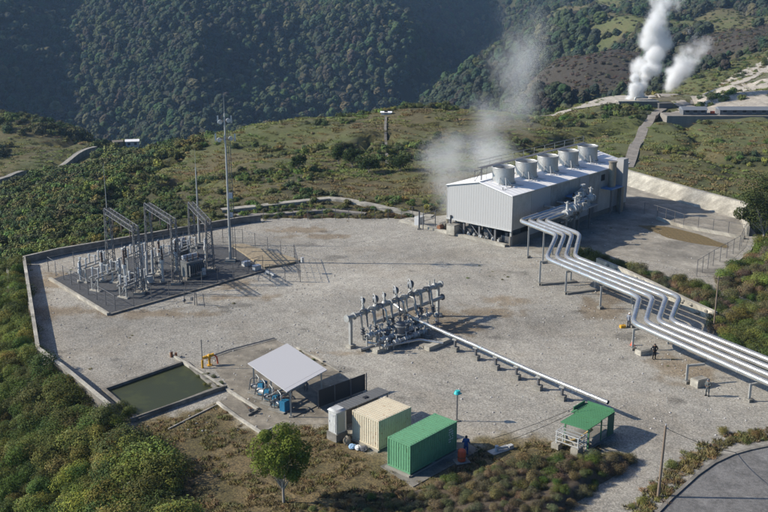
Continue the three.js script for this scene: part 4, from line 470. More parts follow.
// ---------------------------------------------------------------- pump shelter with white roof
{
  const P = [[-8.75, -83.2], [-13.15, -89.8], [-9.75, -94.2], [-5.35, -87.5]];
  const o = thing('pump_shelter', 'open pump shelter with a wide white sloping metal roof', 'shelter');
  const hs = [2.75, 2.8, 3.15, 3.1];
  const g = new THREE.BufferGeometry(), top = P.map(([x, z], i) => [x, hs[i], z]), bot = P.map(([x, z], i) => [x, hs[i] - 0.08, z]), v = [...top, ...bot].flat(); g.setAttribute('position', new THREE.Float32BufferAttribute(v, 3)); g.setIndex([0, 2, 1, 0, 3, 2, 4, 5, 6, 4, 6, 7, 0, 1, 5, 0, 5, 4, 1, 2, 6, 1, 6, 5, 2, 3, 7, 2, 7, 6, 3, 0, 4, 3, 4, 7]); const gf = g.toNonIndexed(); gf.computeVertexNormals(); const uv = []; for (let i = 0; i < gf.attributes.position.count; i++) uv.push(gf.attributes.position.getX(i), gf.attributes.position.getZ(i)); gf.setAttribute('uv', new THREE.Float32BufferAttribute(uv, 2));
  const roof = add(o, 'roof', gf, M.shedRoof);
  const seams = []; for (let i = 1; i < 2; i++) { const t = i / 14, a = V(...top[0]).lerp(V(...top[1]), t), b = V(...top[3]).lerp(V(...top[2]), t); seams.push(bar([a.x, a.y + 0.004, a.z], [b.x, b.y + 0.004, b.z], 0.03, 0.012)); } add(roof, 'seam', seams, M.shedRoof);
  for (const [x, z, h] of [[-8.5, -83.7, 2.65], [-12.6, -89.7, 2.7], [-5.9, -87.2, 3.0], [-9.8, -93.4, 3.0], [-10.6, -86.8, 2.7], [-7.9, -90.3, 3.0]]) { const p = add(o, 'post', box(0.13, h, 0.13, x, 0, z), M.galv); add(p, 'foot', box(0.35, 0.12, 0.35, x, 0.02, z), M.concretePale); }
  add(o, 'floor', sheet([[-8.3, -83.5], [-12.6, -89.9], [-9.5, -93.8], [-5.3, -87.2]], 0.1, 0.1), M.concreteDark);
  // pump units along the open left side
  const u = [[-11.8, -88.7, 'farthest'], [-11.1, -87.6, 'second farthest'], [-10.25, -86.3, 'second nearest'], [-9.35, -85.0, 'nearest']];
  u.forEach(([x, z, w], i) => { const p = thing('pump_unit', `${w} blue pump unit under the white shelter roof`, 'pump', [x, 0.1, z], 0.98, 'blue pump units under the white roof'); add(p, 'tank', [box(0.75, i === 0 ? 1.25 : 1.0, 0.6, 0, 0.05, 0.2)], M.bluePaint); add(p, 'base', box(1.2, 0.1, 1.9, 0, -0.04, -0.4), M.concrete); add(p, 'motor', [disc(0.28, 0.8, [0.05, 0.55, -0.75], [0, 0, 1], 14)], i % 2 ? M.galv : M.darkSteel); add(p, 'pipe', pipe([[0.2, 0.6, -0.2], [0.2, 1.5, -0.4], [-0.3, 1.5, -1.0], [-0.3, 0.2, -1.3]], 0.06, 0.2, 8), M.lattice); add(p, 'pipe', pipe([[-0.25, 0.9, 0], [-0.25, 1.7, 0], [0.35, 1.7, -0.9], [0.35, 0.5, -0.9]], 0.05, 0.2, 8), M.galv); const vv = add(p, 'valve', ball(0.15, 0.2, 1.2, -0.3), M.porcelainGrey); add(vv, 'handwheel', ring(0.14, 0.02, [0.2, 1.2, -0.05], [0, 0, 1]), M.rust); if (i === 1) add(p, 'notice', box(0.4, 0.5, 0.02, 0, 0.45, 0.515), M.whitePaint); });
  const pv = thing('pipe_rack', 'grey pipe rack inside the pump shelter behind the blue units', 'rack', [-9.0, 0.1, -87.6], 0.98); add(pv, 'pipe', pipe([[-3, 1.3, 0], [2.5, 1.3, 0]], 0.12, 0.2, 10), M.galv); add(pv, 'pipe', pipe([[-3, 0.8, 0.2], [2.5, 0.8, 0.2], [2.5, 0.2, 0.4]], 0.1, 0.2, 10), M.galv); for (const x of [-2.6, 0, 2.3]) add(pv, 'stand', [box(0.08, 1.25, 0.08, x, 0, 0), box(0.08, 1.25, 0.08, x, 0, 0.3)], M.lattice);
}
// ---------------------------------------------------------------- small yard things
{
  const lp = thing('camera_post', 'slim post with teal box on top behind the green container', 'post', [6.6, 0, -82.9]); add(lp, 'post', [cyl(0.06, 2.65, 0, 0, 0, 8)], M.darkSteel); const h = add(lp, 'head', [(() => { const g = new THREE.CylinderGeometry(0.2, 0.34, 0.3, 10); g.translate(0, 2.85, 0); return g; })(), cyl(0.12, 0.14, 0.12, 2.9, 0.1, 8)], M.teal); add(h, 'arm', [box(0.5, 0.08, 0.14, 0.15, 2.68, 0)], M.teal); add(lp, 'footing', box(0.4, 0.14, 0.4), M.concrete);
  const od = thing('fire_hydrant', 'orange cylinder on a flat base beside the person in blue', 'hydrant', [6.45, 0.06, -75.1], 0.3); add(od, 'body', (() => { const g = new THREE.LatheGeometry([[0, 0.06], [0.3, 0.06], [0.34, 0.15], [0.34, 0.95], [0.28, 1.08], [0.12, 1.16], [0, 1.17]].map(p => new THREE.Vector2(...p)), 18); return g; })(), M.orange); add(od, 'base', box(1.25, 0.07, 1.0), M.concrete); add(od, 'band', [disc(0.36, 0.07, [0, 0.45, 0], [0, 1, 0], 18)], M.rust);
  const ts = thing('pipe_stub', 'grey capped pipe stub on a plate in the container shadow', 'stub', [9.9, 0.0, -77.2], 0.6); add(ts, 'plate', box(2.2, 0.07, 0.9), M.galv); add(ts, 'stub', [cyl(0.16, 0.5, -0.4, 0.05, 0, 10), rod([-0.3, 0.3, 0], [0.9, 0.2, 0.3], 0.11)], M.whitePaint); add(ts, 'valve', [box(0.5, 0.3, 0.35, 0.9, 0.06, 0.25)], M.whitePaint);
  const cone = thing('traffic_cone', 'orange traffic cone near the second pipe bend', 'cone', [27.0, 0, -101.7]); add(cone, 'body', new THREE.ConeGeometry(0.2, 0.75, 14).translate(0, 0.42, 0), M.orange); add(cone, 'base', box(0.45, 0.05, 0.45), M.orange); add(cone, 'stripe', new THREE.CylinderGeometry(0.1, 0.135, 0.12, 14).translate(0, 0.5, 0), M.whitePaint);
  const yb = thing('tool_bag', 'yellow case on the gravel at the feet of the person by the bend', 'case', [27.2, 0, -107.2], 0.3); add(yb, 'body', box(0.65, 0.32, 0.4), M.yellow); add(yb, 'handle', ring(0.1, 0.02, [0, 0.34, 0], [0, 0, 1]), M.black);
  const yp = thing('monitor_stand', 'yellow hydrant monitor beside the pond kerb', 'monitor', [-18.0, 0.02, -96.0], 0.4); add(yp, 'stand', [cyl(0.12, 0.9, 0, 0, 0, 8), box(0.5, 0.06, 0.5)], M.yellow); add(yp, 'barrel', [rod([-0.7, 0.9, 0], [0.5, 1.15, 0], 0.16, 10), ball(0.26, 0, 1.0, 0)], M.yellow); add(yp, 'hose', pipe([[0.4, 1.1, 0], [0.75, 0.9, 0.1], [0.85, 0.1, 0.1]], 0.08, 0.3, 8), M.orange);
  const ys = thing('lamp_pole', 'thin dark pole with yellow foot at the pond kerb', 'pole', [-18.6, 0.02, -95.3]); add(ys, 'pole', cyl(0.045, 2.6, 0, 0.5, 0, 6), M.darkSteel); add(ys, 'foot', [cyl(0.12, 0.85, 0, 0, 0, 8)], M.yellow);
  const yv = thing('valve_post', 'dark valve on the corner of the thin pond kerb', 'valve', [-12.3, 0.02, -84.4]); add(yv, 'body', [cyl(0.1, 0.5, 0, 0, 0, 8), box(0.5, 0.12, 0.12, 0.1, 0.3, 0)], M.darkSteel); add(yv, 'handwheel', ring(0.18, 0.03, [0, 0.6, 0], [0.3, 1, 0]), M.rust);
  const yk = thing('valve_post', 'rusty valve pair at the top corner of the pond', 'valve', [-22.4, 0.02, -98.3]); add(yk, 'body', [cyl(0.16, 0.6, 0, 0, 0, 8), cyl(0.14, 0.5, 0.5, 0, 0.1, 8)], M.rust); add(yk, 'handwheel', ring(0.2, 0.03, [0, 0.66, 0], [0, 1, 0]), M.galv);
  // plants along the pond kerb are added with the vegetation
}
// ---------------------------------------------------------------- poles and cables
function sag(a, b, s, r = 0.022) { const pts = []; for (let i = 0; i <= 14; i++) { const t = i / 14; pts.push([lerp(a[0], b[0], t), lerp(a[1], b[1], t) - s * 4 * t * (1 - t), lerp(a[2], b[2], t)]); } return pipe(pts, r, 0.01, 5); }
{
  const u = thing('utility_pole', 'bare wooden utility pole beside the asphalt road', 'pole', [21.3, 0, -69.4]); add(u, 'pole', rod([0, 0, 0], [0.12, 6.1, 0], 0.13, 8, 0.09), M.wood); add(u, 'insulator', [cyl(0.05, 0.16, 0.12, 6.08, 0, 8), box(0.3, 0.06, 0.06, 0.2, 5.85, 0)], M.porcelainGrey);
  const a = add(scene, 'stay_wire', sag([21.42, 5.9, -69.4], [29.8, 0.1, -76.6], 0.25), M.cable); tag(a, 'thin wire running down from the wooden pole to the road verge', 'wire');
  const c1 = add(scene, 'overhead_cable', sag([17.8, 2.6, -80.6], [9.7, 0.55, -77.2], 0.2), M.cable); tag(c1, 'dark cable from the green shelter down to the pipe stub', 'cable');
  const c2 = add(scene, 'overhead_cable', sag([16.9, 2.3, -80.9], [9.4, 0.1, -79.2], 0.15), M.cable); tag(c2, 'thin cable on the gravel side of the green shelter cables', 'cable');
  const p = thing('utility_pole', 'brown pole standing in the bushes behind the steam pipes', 'pole', [37.3, 0, -106.4]); add(p, 'pole', rod([0, 0, 0], [0, 6.4, 0], 0.1, 8, 0.08), M.wood); add(p, 'cross_arm', [box(0.9, 0.08, 0.08, 0, 6.1, 0)], M.wood);
  const q = thing('utility_pole', 'distant thin pole on the green slope above the yard wall', 'pole', [71, ground(71, -178), -178]); add(q, 'pole', rod([0, -1, 0], [0, 7.5, 0], 0.11, 8, 0.08), M.wood); add(q, 'insulator', [box(0.9, 0.08, 0.08, 0, 7.2, 0)], M.wood);
}
// ---------------------------------------------------------------- fences of the yard
function fence(label, pts, h, step, wires = 3, mat = M.lattice, y0 = 0) { const o = thing('wire_fence', label, 'fence'); for (let i = 0; i < pts.length - 1; i++) { const [ax, az] = pts[i], [bx, bz] = pts[i + 1], L = Math.hypot(bx - ax, bz - az), n = Math.max(1, Math.round(L / step)); for (let k = 0; k < n + (i === pts.length - 2 ? 1 : 0); k++) { const x = lerp(ax, bx, k / n), z = lerp(az, bz, k / n); add(o, 'post', cyl(0.045, h, x, y0, z, 6), mat); } const ws = []; for (let w = 0; w < wires; w++) { const y = y0 + h * (0.97 - w * 0.9 / wires); ws.push(rod([ax, y, az], [bx, y, bz], w ? 0.012 : 0.03, 5)); } add(o, 'wire_run', ws, mat); } return o; }
fence('wire fence along the pale kerb of the substation gravel bed', [[-45.2, -128.9], [-32.0, -112.6], [-16.4, -129.6]], 2.1, 2.6, 3);
fence('wire fence across the far side of the substation', [[-45.2, -128.9], [-37, -136], [-27, -144], [-21, -143.4], [-12.6, -134.8]], 2.1, 3.2, 3);
fence('small dark fence with gate at the bare corner of the substation', [[-12.6, -134.8], [-10.9, -124.2], [-14.9, -124.6]], 2.3, 2.1, 4, M.darkSteel);
fence('wire fence along the edge of the concrete yard beside the bushes', [[41.5, -126.8], [45.2, -131.6], [51.4, -139.2], [54.6, -146.0]], 2.3, 2.4, 3);
fence('wire fence on the low kerb wall in the concrete yard', [[42.8, -160], [44.3, -157.6], [47.0, -152.1], [54.2, -145.6]], 2.0, 2.2, 2, M.lattice, 0.3);
fence('wire fence between the gravel yard and the terraced slope behind it', [[-19.5, -157.2], [-10, -157.6], [2.8, -157.2], [6.5, -160.5]], 1.9, 2.2, 3, M.darkSteel);
{
  const gp = thing('yard_gate', 'pair of leaning gate posts in front of the dark gravel bed', 'gate', [-23.2, 0, -115.2], -0.5); for (const x of [-1.4, 0.2, 0.6, 1.7]) add(gp, 'post', rod([x, 0, 0], [x + (x > 0.4 ? -0.12 : 0.1), 1.7, 0], 0.05), M.lattice); add(gp, 'lock_box', [box(0.3, 0.4, 0.2, -0.2, 0.5, 0), ball(0.22, -1.4, 0.35, 0)], M.darkSteel); add(gp, 'rail', [rod([-1.4, 1.5, 0], [1.6, 1.5, 0], 0.03)], M.lattice);
  const wb = thing('barrier_block', 'white barrier beam lying in the fenced corner', 'barrier', [-15.1, 0, -127.1], -0.9); add(wb, 'beam', bar([-1, 0.35, 0], [1, 0.35, 0], 0.3, 0.22), M.whitePaint); add(wb, 'foot', [box(0.25, 0.28, 0.6, -0.8), box(0.25, 0.28, 0.6, 0.8)], M.whitePaint);
  for (const [x, z, l] of [[-18.9, -131.3, 'white cabinet nearest the antenna mast on the gravel bed'], [-17.2, -129.4, 'white cabinet at the tip of the gravel bed'], [-10.9, -128, 'small white box on the corner fence post']]) { const w = thing('junction_box', l, 'box', [x, l.includes('fence') ? 1.6 : 0.1, z], 0.7, 'white junction boxes'); add(w, 'body', box(l.includes('fence') ? 0.35 : 1.0, 0.6, l.includes('fence') ? 0.3 : 0.7), M.whitePaint); add(w, 'lid', box(l.includes('fence') ? 0.4 : 1.1, 0.06, l.includes('fence') ? 0.35 : 0.8, 0, 0.6), M.porcelainGrey); }
}
console.log('site');

// ---------------------------------------------------------------- substation
function latticeLeg(x, z, h, w0, w1) { const gs = [], n = Math.round(h / 0.7), c = k => { const w = lerp(w0, w1, k / n) / 2, y = h * k / n; return [[x - w, y, z - w], [x + w, y, z - w], [x + w, y, z + w], [x - w, y, z + w]]; };
  for (let k = 0; k < 4; k++) gs.push(bar(c(0)[k], c(n)[k], 0.09, 0.09)); for (let i = 0; i < n; i++) for (let k = 0; k < 4; k++) { const a = c(i), b = c(i + 1); gs.push(bar(i % 2 ? a[k] : a[(k + 1) % 4], i % 2 ? b[(k + 1) % 4] : b[k], 0.055, 0.055)); } return gs; }
function latticeBeam(A, B, w) { const gs = [], a = V(...A), b = V(...B), d = b.clone().sub(a), n = Math.round(d.length() / 0.65), s = V(d.z, 0, -d.x).normalize().multiplyScalar(w / 2), u = V(0, w, 0), corner = (t, k) => { const p = a.clone().addScaledVector(d, t); p.add(k === 0 || k === 3 ? s : s.clone().negate()); if (k > 1) p.add(u); return [p.x, p.y, p.z]; };
  for (let k = 0; k < 4; k++) gs.push(bar(corner(0, k), corner(1, k), 0.08, 0.08)); for (let i = 0; i < n; i++) for (let k = 0; k < 4; k++) gs.push(bar(corner(i / n, i % 2 ? k : (k + 1) % 4), corner((i + 1) / n, i % 2 ? (k + 1) % 4 : k), 0.045, 0.045)); return gs; }
function insulator(x, y, z, h, r, n) { const p = []; for (let i = 0; i < n; i++) { const a = i / n * h, s = h / n; p.push(new THREE.Vector2(r * 0.55, a), new THREE.Vector2(r, a + s * 0.35), new THREE.Vector2(r * 0.55, a + s * 0.6)); } p.push(new THREE.Vector2(r * 0.5, h), new THREE.Vector2(0, h)); const g = new THREE.LatheGeometry(p, 10); g.translate(x, y, z); return g; }
function gantry(a, b, h, label, spike) {
  const o = thing('lattice_gantry', label, 'gantry', [0, 0.1, 0], 0, 'lattice gantries over the substation');
  for (const [x, z] of [a, b]) { const l = add(o, 'lattice_leg', latticeLeg(x, z, h, 1.0, 0.62), M.lattice); add(l, 'footing', box(1.3, 0.3, 1.3, x, 0, z), M.concrete); }
  add(o, 'lattice_beam', latticeBeam([a[0], h - 0.7, a[1]], [b[0], h - 0.7, b[1]], 0.7), M.lattice);
  for (const t of [0.2, 0.5, 0.8]) { const x = lerp(a[0], b[0], t), z = lerp(a[1], b[1], t); add(o, 'insulator_string', [insulator(x, h - 2.0, z, 1.2, 0.13, 7)], M.porcelain); }
  if (spike) add(o, 'lightning_rod', rod([a[0], h, a[1]], [a[0], h + spike, a[1]], 0.06, 6, 0.02), M.galv);
}
gantry([-36.7, -128.9], [-30.6, -119.2], 8.7, 'lattice gantry nearest the perimeter wall, with a tall lightning rod', 6);
gantry([-32.2, -132.4], [-26.8, -123.3], 8.6, 'middle lattice gantry over the switchgear', 0);
gantry([-27.8, -140.2], [-23.4, -129.2], 6.9, 'lower lattice gantry between the transformer and the antenna mast', 0);
{
  // conductors between the gantries
  const wires = [[[-35.5, 6.9, -127.0], [-31.1, 6.8, -130.6]], [[-33.7, 6.9, -124.1], [-29.5, 6.8, -127.9]], [[-31.9, 6.9, -121.1], [-27.9, 6.8, -125.1]], [[-31.1, 6.8, -130.6], [-26.9, 5.2, -138.0]], [[-29.5, 6.8, -127.9], [-25.6, 5.2, -134.7]], [[-27.9, 6.8, -125.1], [-24.3, 5.2, -131.4]]];
  const w = ['wall', 'centre', 'yard']; wires.forEach(([a, b], i) => tag(add(scene, 'busbar_wire', sag(a, b, 0.35, 0.03), M.darkSteel), `bare conductor on the ${w[i % 3]} side between the ${i < 3 ? 'first and middle' : 'middle and lower'} gantry`, 'wire', 'conductors of the substation'));
  // three-pole disconnect switches
  function disconnect(x, z, turn, label, h = 2.4) { const o = thing('disconnect_switch', label, 'switch', [x, 0.12, z], turn, 'disconnect switches of the substation');
    for (const px of [-1.9, 1.9]) add(o, 'leg', [box(0.16, h, 0.16, px, 0, -0.5), box(0.16, h, 0.16, px, 0, 0.5), bar([px, 0.2, -0.5], [px, h, 0.5], 0.06, 0.06)], M.galv); add(o, 'footing', [box(0.5, 0.2, 1.6, -1.9, -0.05, 0), box(0.5, 0.2, 1.6, 1.9, -0.05, 0)], M.concretePale); add(o, 'beam', [box(4.6, 0.16, 0.16, 0, h, -0.5), box(4.6, 0.16, 0.16, 0, h, 0.5)], M.galv);
    for (const px of [-1.7, 0, 1.7]) { for (const pz of [-0.5, 0.5]) add(o, 'insulator', insulator(px, h + 0.16, pz, 1.0, 0.13, 6), M.porcelainGrey); add(o, 'blade', [bar([px, h + 1.22, -0.75], [px, h + 1.22, 0.75], 0.07, 0.07), box(0.22, 0.22, 0.22, px, h + 1.15, -0.5), box(0.22, 0.22, 0.22, px, h + 1.15, 0.5)], M.whitePaint); } return o; }
  disconnect(-38.2, -125.6, 1.1, 'disconnect switch closest to the perimeter wall', 1.9); disconnect(-35.6, -121.9, 1.1, 'disconnect switch along the pale kerb', 1.7); disconnect(-29.2, -129.0, 1.1, 'disconnect switch under the middle gantry', 2.2); disconnect(-31.4, -119.2, 1.1, 'disconnect switch at the near foot of the first gantry', 1.5);
  function instrument(x, z, h, ih, mat, label, name = 'instrument_transformer', cat = 'transformer') { const o = thing(name, label, cat, [x, 0.12, z], 0.4); add(o, 'pedestal', [cyl(0.16, h, 0, 0, 0, 10)], M.whitePaint); add(o, 'footing', box(0.8, 0.25, 0.8), M.concretePale); add(o, 'tank', [cyl(0.3, 0.5, 0, h - 0.1, 0, 12)], M.whitePaint); add(o, 'insulator', insulator(0, h + 0.4, 0, ih, 0.24, 9), mat); add(o, 'cap', [ball(0.17, 0, h + 0.5 + ih, 0)], M.galv); }
  instrument(-32.8, -120.9, 2.9, 1.9, M.porcelain, 'tall white post with black insulator beside the first gantry'); instrument(-28.7, -124.0, 2.6, 1.6, M.porcelain, 'white post with black insulator under the middle gantry'); instrument(-30.0, -128.2, 2.4, 1.5, M.porcelain, 'white post with black insulator behind the breaker'); instrument(-27.8, -128.4, 2.4, 1.5, M.porcelain, 'white post with black insulator left of the large transformer'); instrument(-24.7, -133.2, 1.8, 1.0, M.porcelainGrey, 'short white post with pale insulator by the lower gantry'); instrument(-37.2, -127.2, 1.7, 1.0, M.porcelainGrey, 'short pale post insulator nearest the perimeter wall'); instrument(-34.2, -123.6, 1.7, 1.0, M.porcelainGrey, 'short pale post insulator in the middle of the switches');
  disconnect(-33.2, -127.6, 1.1, 'disconnect switch between the first two gantries', 2.6); disconnect(-27.4, -132.6, 1.1, 'disconnect switch between the middle and lower gantries', 2.0); instrument(-39.4, -123.9, 1.3, 0.9, M.porcelainGrey, 'short pale post insulator at the kerb corner of the gravel bed'); instrument(-36.6, -124.3, 2.2, 1.3, M.porcelain, 'dark topped white post behind the kerb switches'); instrument(-33.9, -126.0, 2.3, 1.3, M.porcelain, 'dark topped white post in the middle of the gravel bed'); instrument(-31.6, -125.6, 2.6, 1.4, M.porcelainGrey, 'pale topped white post beside the circuit breaker');
  const b = thing('circuit_breaker', 'white circuit breaker with three slanted poles', 'breaker', [-30.6, 0.12, -123.4], 0.9); for (const x of [-0.9, 0, 0.9]) { add(b, 'pole', rod([x, 1.0, 0], [x - 0.1, 3.4, 0.2], 0.17, 10), M.whitePaint); add(b, 'insulator', insulator(x - 0.1, 3.4, 0.2, 0.9, 0.16, 6), M.porcelainGrey); } add(b, 'leg', [box(0.16, 1.1, 0.16, -1, 0, 0), box(0.16, 1.1, 0.16, 1, 0, 0)], M.galv); add(b, 'beam', box(2.4, 0.2, 0.4, 0, 1.0, 0), M.galv); add(b, 'control_box', box(0.7, 0.9, 0.5, 0, 0.2, 0.5), M.whitePaint);
  function transformer(x, z, s, turn, label) { const o = thing('power_transformer', label, 'transformer', [x, 0.12, z], turn); const q = v => v * s; add(o, 'tank', [box(q(3.2), q(2.3), q(1.9), 0, q(0.35), 0), box(q(3.4), q(0.12), q(2.1), 0, q(2.65), 0)], M.transformerGrey); add(o, 'base', box(q(3.8), q(0.4), q(2.6), 0, -0.05, 0), M.concreteDark);
    for (const k of [-1, 1]) { const gs = []; for (let i = 0; i < 8; i++) gs.push(box(q(0.1), q(1.8), q(0.55), q(-1.3 + i * 0.37), q(0.6), q(k * 1.25))); add(o, 'radiator', gs, M.transformerGrey); } add(o, 'conservator', [disc(q(0.35), q(2.6), [0, q(3.3), q(-0.7)], [1, 0, 0], 14), box(q(0.1), q(0.7), q(0.1), q(-0.8), q(2.7), q(-0.7)), box(q(0.1), q(0.7), q(0.1), q(0.8), q(2.7), q(-0.7))], M.porcelainGrey);
    for (const k of [-1, 0, 1]) { add(o, 'bushing', insulator(q(k), q(2.75), q(0.3), q(1.1), q(0.16), 6), M.porcelain); } add(o, 'control_cabinet', box(q(0.6), q(1.1), q(0.35), q(1.0), q(0.5), q(1.75)), M.whitePaint); add(o, 'cable_hatch', box(q(0.7), q(0.7), q(0.06), q(0.1), q(0.6), q(1.56)), M.darkSteel); }
  transformer(-25.3, -126.3, 0.82, 0.75, 'large grey power transformer with radiators on the gravel bed'); transformer(-28.6, -135.6, 0.72, 0.75, 'smaller grey transformer behind the large one');
  // masts
  const m = thing('antenna_mast', 'very tall steel antenna mast with dishes near its top', 'mast', [-21.3, 0.1, -133.4]); add(m, 'pole', rod([0, 0, 0], [0, 20.6, 0], 0.22, 10, 0.1), M.galv); add(m, 'lightning_rod', rod([0, 20.6, 0], [0, 23.2, 0], 0.035, 6, 0.015), M.galv); add(m, 'ladder', [rod([0.42, 0, 0.1], [0.35, 19, 0.1], 0.04, 5), rod([0.78, 0, 0.1], [0.6, 19, 0.1], 0.04, 5), ...Array.from({ length: 48 }, (_, i) => rod([0.42, 0.3 + i * 0.39, 0.1], [0.66, 0.3 + i * 0.39, 0.1], 0.014, 4))], M.lattice); add(m, 'footing', box(1.4, 0.35, 1.4), M.concretePale);
  for (const [y, r] of [[17.2, 1.3], [19.6, 0.9]]) { const p = add(m, 'platform', [ring(r * 0.7, 0.05, [0, y, 0], [0, 1, 0]), bar([-r, y, 0], [r, y, 0], 0.07, 0.07), bar([0, y, -r], [0, y, r], 0.07, 0.07)], M.lattice); add(p, 'antenna', [box(0.2, 1.0, 0.12, -r, y - 0.3, 0.1), box(0.2, 1.0, 0.12, r, y - 0.3, 0.1), box(0.12, 1.0, 0.2, 0.1, y - 0.3, r), disc(0.3, 0.2, [-r * 0.6, y - 0.1, 0.4], [0.3, 0, 1], 12), disc(0.3, 0.2, [r * 0.6, y + 0.1, 0.4], [0.3, 0, 1], 12)], M.whitePaint); }
  add(m, 'cable_tray', [box(0.5, 0.8, 0.25, 0.4, 9, 0.15), box(0.4, 0.6, 0.25, 0.4, 6.4, 0.15)], M.porcelainGrey);
  const l = thing('lightning_mast', 'slim steel mast behind the lower gantry', 'mast', [-27.2, 0.1, -142.2]); add(l, 'pole', rod([0, 0, 0], [0, 11.5, 0], 0.19, 10, 0.08), M.galv); add(l, 'lightning_rod', rod([0, 11.5, 0], [0, 14.2, 0], 0.035, 6, 0.015), M.galv); add(l, 'footing', box(1.2, 0.3, 1.2), M.concretePale);
}
console.log('substation');

// ---------------------------------------------------------------- people
// one smooth skin over tapered capsules, coloured by what is worn
function person(label, pos, turn, wear, pose) {
  const o = thing('person', label, 'person', pos, turn, undefined), N = 56, S = 1.06;
  const J = { hip: [0, 0.93, 0], chest: [0, 1.32, 0.01], neck: [0, 1.5, 0.01], head: [0, 1.63, 0.03], shL: [-0.19, 1.42, 0], shR: [0.19, 1.42, 0], elL: pose.elL, elR: pose.elR, haL: pose.haL, haR: pose.haR, hpL: [-0.1, 0.92, 0], hpR: [0.1, 0.92, 0], knL: [-0.12, 0.5, 0.03], knR: [0.13, 0.5, 0.02], anL: [-0.14, 0.08, -0.01], anR: [0.15, 0.08, -0.02], toL: [-0.15, 0.05, 0.16], toR: [0.17, 0.05, 0.15] };
  const B = [['hip', 'chest', 0.15, 0.16, 1], ['chest', 'neck', 0.13, 0.07, 1], ['neck', 'head', 0.055, 0.06, 0], ['head', 'head', 0.105, 0.105, 0], ['shL', 'elL', 0.065, 0.05, 1], ['shR', 'elR', 0.065, 0.05, 1], ['elL', 'haL', 0.047, 0.035, 3], ['elR', 'haR', 0.047, 0.035, 3], ['shL', 'shR', 0.075, 0.075, 1], ['hpL', 'knL', 0.095, 0.07, 2], ['hpR', 'knR', 0.095, 0.07, 2], ['knL', 'anL', 0.068, 0.05, 2], ['knR', 'anR', 0.068, 0.05, 2], ['anL', 'toL', 0.052, 0.045, 4], ['anR', 'toR', 0.052, 0.045, 4]];
  const cap = (p, a, b, ra, rb) => { const ba = [b[0] - a[0], b[1] - a[1], b[2] - a[2]], pa = [p[0] - a[0], p[1] - a[1], p[2] - a[2]], l = ba[0] ** 2 + ba[1] ** 2 + ba[2] ** 2, t = l ? clamp((pa[0] * ba[0] + pa[1] * ba[1] + pa[2] * ba[2]) / l) : 0; return Math.hypot(pa[0] - ba[0] * t, pa[1] - ba[1] * t, pa[2] - ba[2] * t) - lerp(ra, rb, t); };
  const mc = new MarchingCubes(N, M.black, false, false, 60000); mc.isolation = 0;
  for (let k = 0; k < N; k++) for (let j = 0; j < N; j++) for (let i = 0; i < N; i++) { const p = [(i / N * 2 - 1) * S, (j / N * 2 - 1) * S + 0.92, (k / N * 2 - 1) * S]; if (Math.abs(p[0]) > 0.7 || Math.abs(p[2]) > 0.7) { mc.field[i + j * N + k * N * N] = -1; continue; } let d = 0; for (const [a, b, ra, rb] of B) d += Math.exp(-cap(p, J[a], J[b], ra, rb) * 32); mc.field[i + j * N + k * N * N] = Math.log(d) / 32; }
  mc.update(); const n = mc.count, P = new Float32Array(n * 3), Nn = new Float32Array(n * 3), C = new Float32Array(n * 3), U = new Float32Array(n * 2);
  const pal = [[0.3, 0.17, 0.1], wear.top, wear.legs, wear.sleeve || wear.top, [0.03, 0.025, 0.02]];
  for (let i = 0; i < n; i++) { const p = [mc.positionArray[3 * i] * S, mc.positionArray[3 * i + 1] * S + 0.92, mc.positionArray[3 * i + 2] * S]; P.set(p, 3 * i); Nn.set([mc.normalArray[3 * i], mc.normalArray[3 * i + 1], mc.normalArray[3 * i + 2]], 3 * i); let best = 1e9, c = 0; for (const [a, b, ra, rb, w] of B) { const d = cap(p, J[a], J[b], ra, rb); if (d < best) { best = d; c = w; } } C.set(pal[c], 3 * i); }
  const g = new THREE.BufferGeometry(); g.setAttribute('position', new THREE.BufferAttribute(P, 3)); g.setAttribute('color', new THREE.BufferAttribute(C, 3)); g.computeVertexNormals(); g.setAttribute('normal', new THREE.BufferAttribute(Nn, 3)); g.setAttribute('uv', new THREE.BufferAttribute(U, 2));
  // hands: palm, four fingers and a thumb
  const hands = []; for (const [h, e, s] of [['haL', 'elL', -1], ['haR', 'elR', 1]]) { const a = V(...J[h]), d = a.clone().sub(V(...J[e])).normalize(), side = V(0, 0, 1).addScaledVector(d, -d.z).normalize(), tip = (k, l) => a.clone().addScaledVector(side, k).addScaledVector(d, l), T = v => [v.x, v.y, v.z]; hands.push(rod(T(tip(0, -0.02)), T(tip(0, 0.085)), 0.036, 8)); [[-0.03, 0.15], [-0.01, 0.17], [0.01, 0.165], [0.028, 0.14]].forEach(([k, l]) => { const bend = tip(k, l * 0.82).add(V(-s * 0.012, 0, 0)); hands.push(rod(T(tip(k, 0.06)), T(bend), 0.01, 5), rod(T(bend), T(tip(k, l).add(V(-s * 0.03, 0, 0))), 0.009, 5)); }); hands.push(rod(T(tip(0.03, 0.01)), T(tip(0.065, 0.08)), 0.011, 5)); }
  const nose = [ball(0.016, 0, 1.635, 0.135, 0.8, 1.3, 1), ball(0.022, -0.1, 1.64, 0.03, 0.5, 1.3, 1), ball(0.022, 0.1, 1.64, 0.03, 0.5, 1.3, 1)];
  const skin = merge([...hands, ...nose]); const sc = new Float32Array(skin.attributes.position.count * 3); for (let i = 0; i < sc.length; i += 3) sc.set(pal[0], i); skin.setAttribute('color', new THREE.BufferAttribute(sc, 3));
  const body = add(o, 'body', mergeGeometries([g, flat(skin)]), new THREE.MeshStandardMaterial({ vertexColors: true, roughness: 0.85 }));
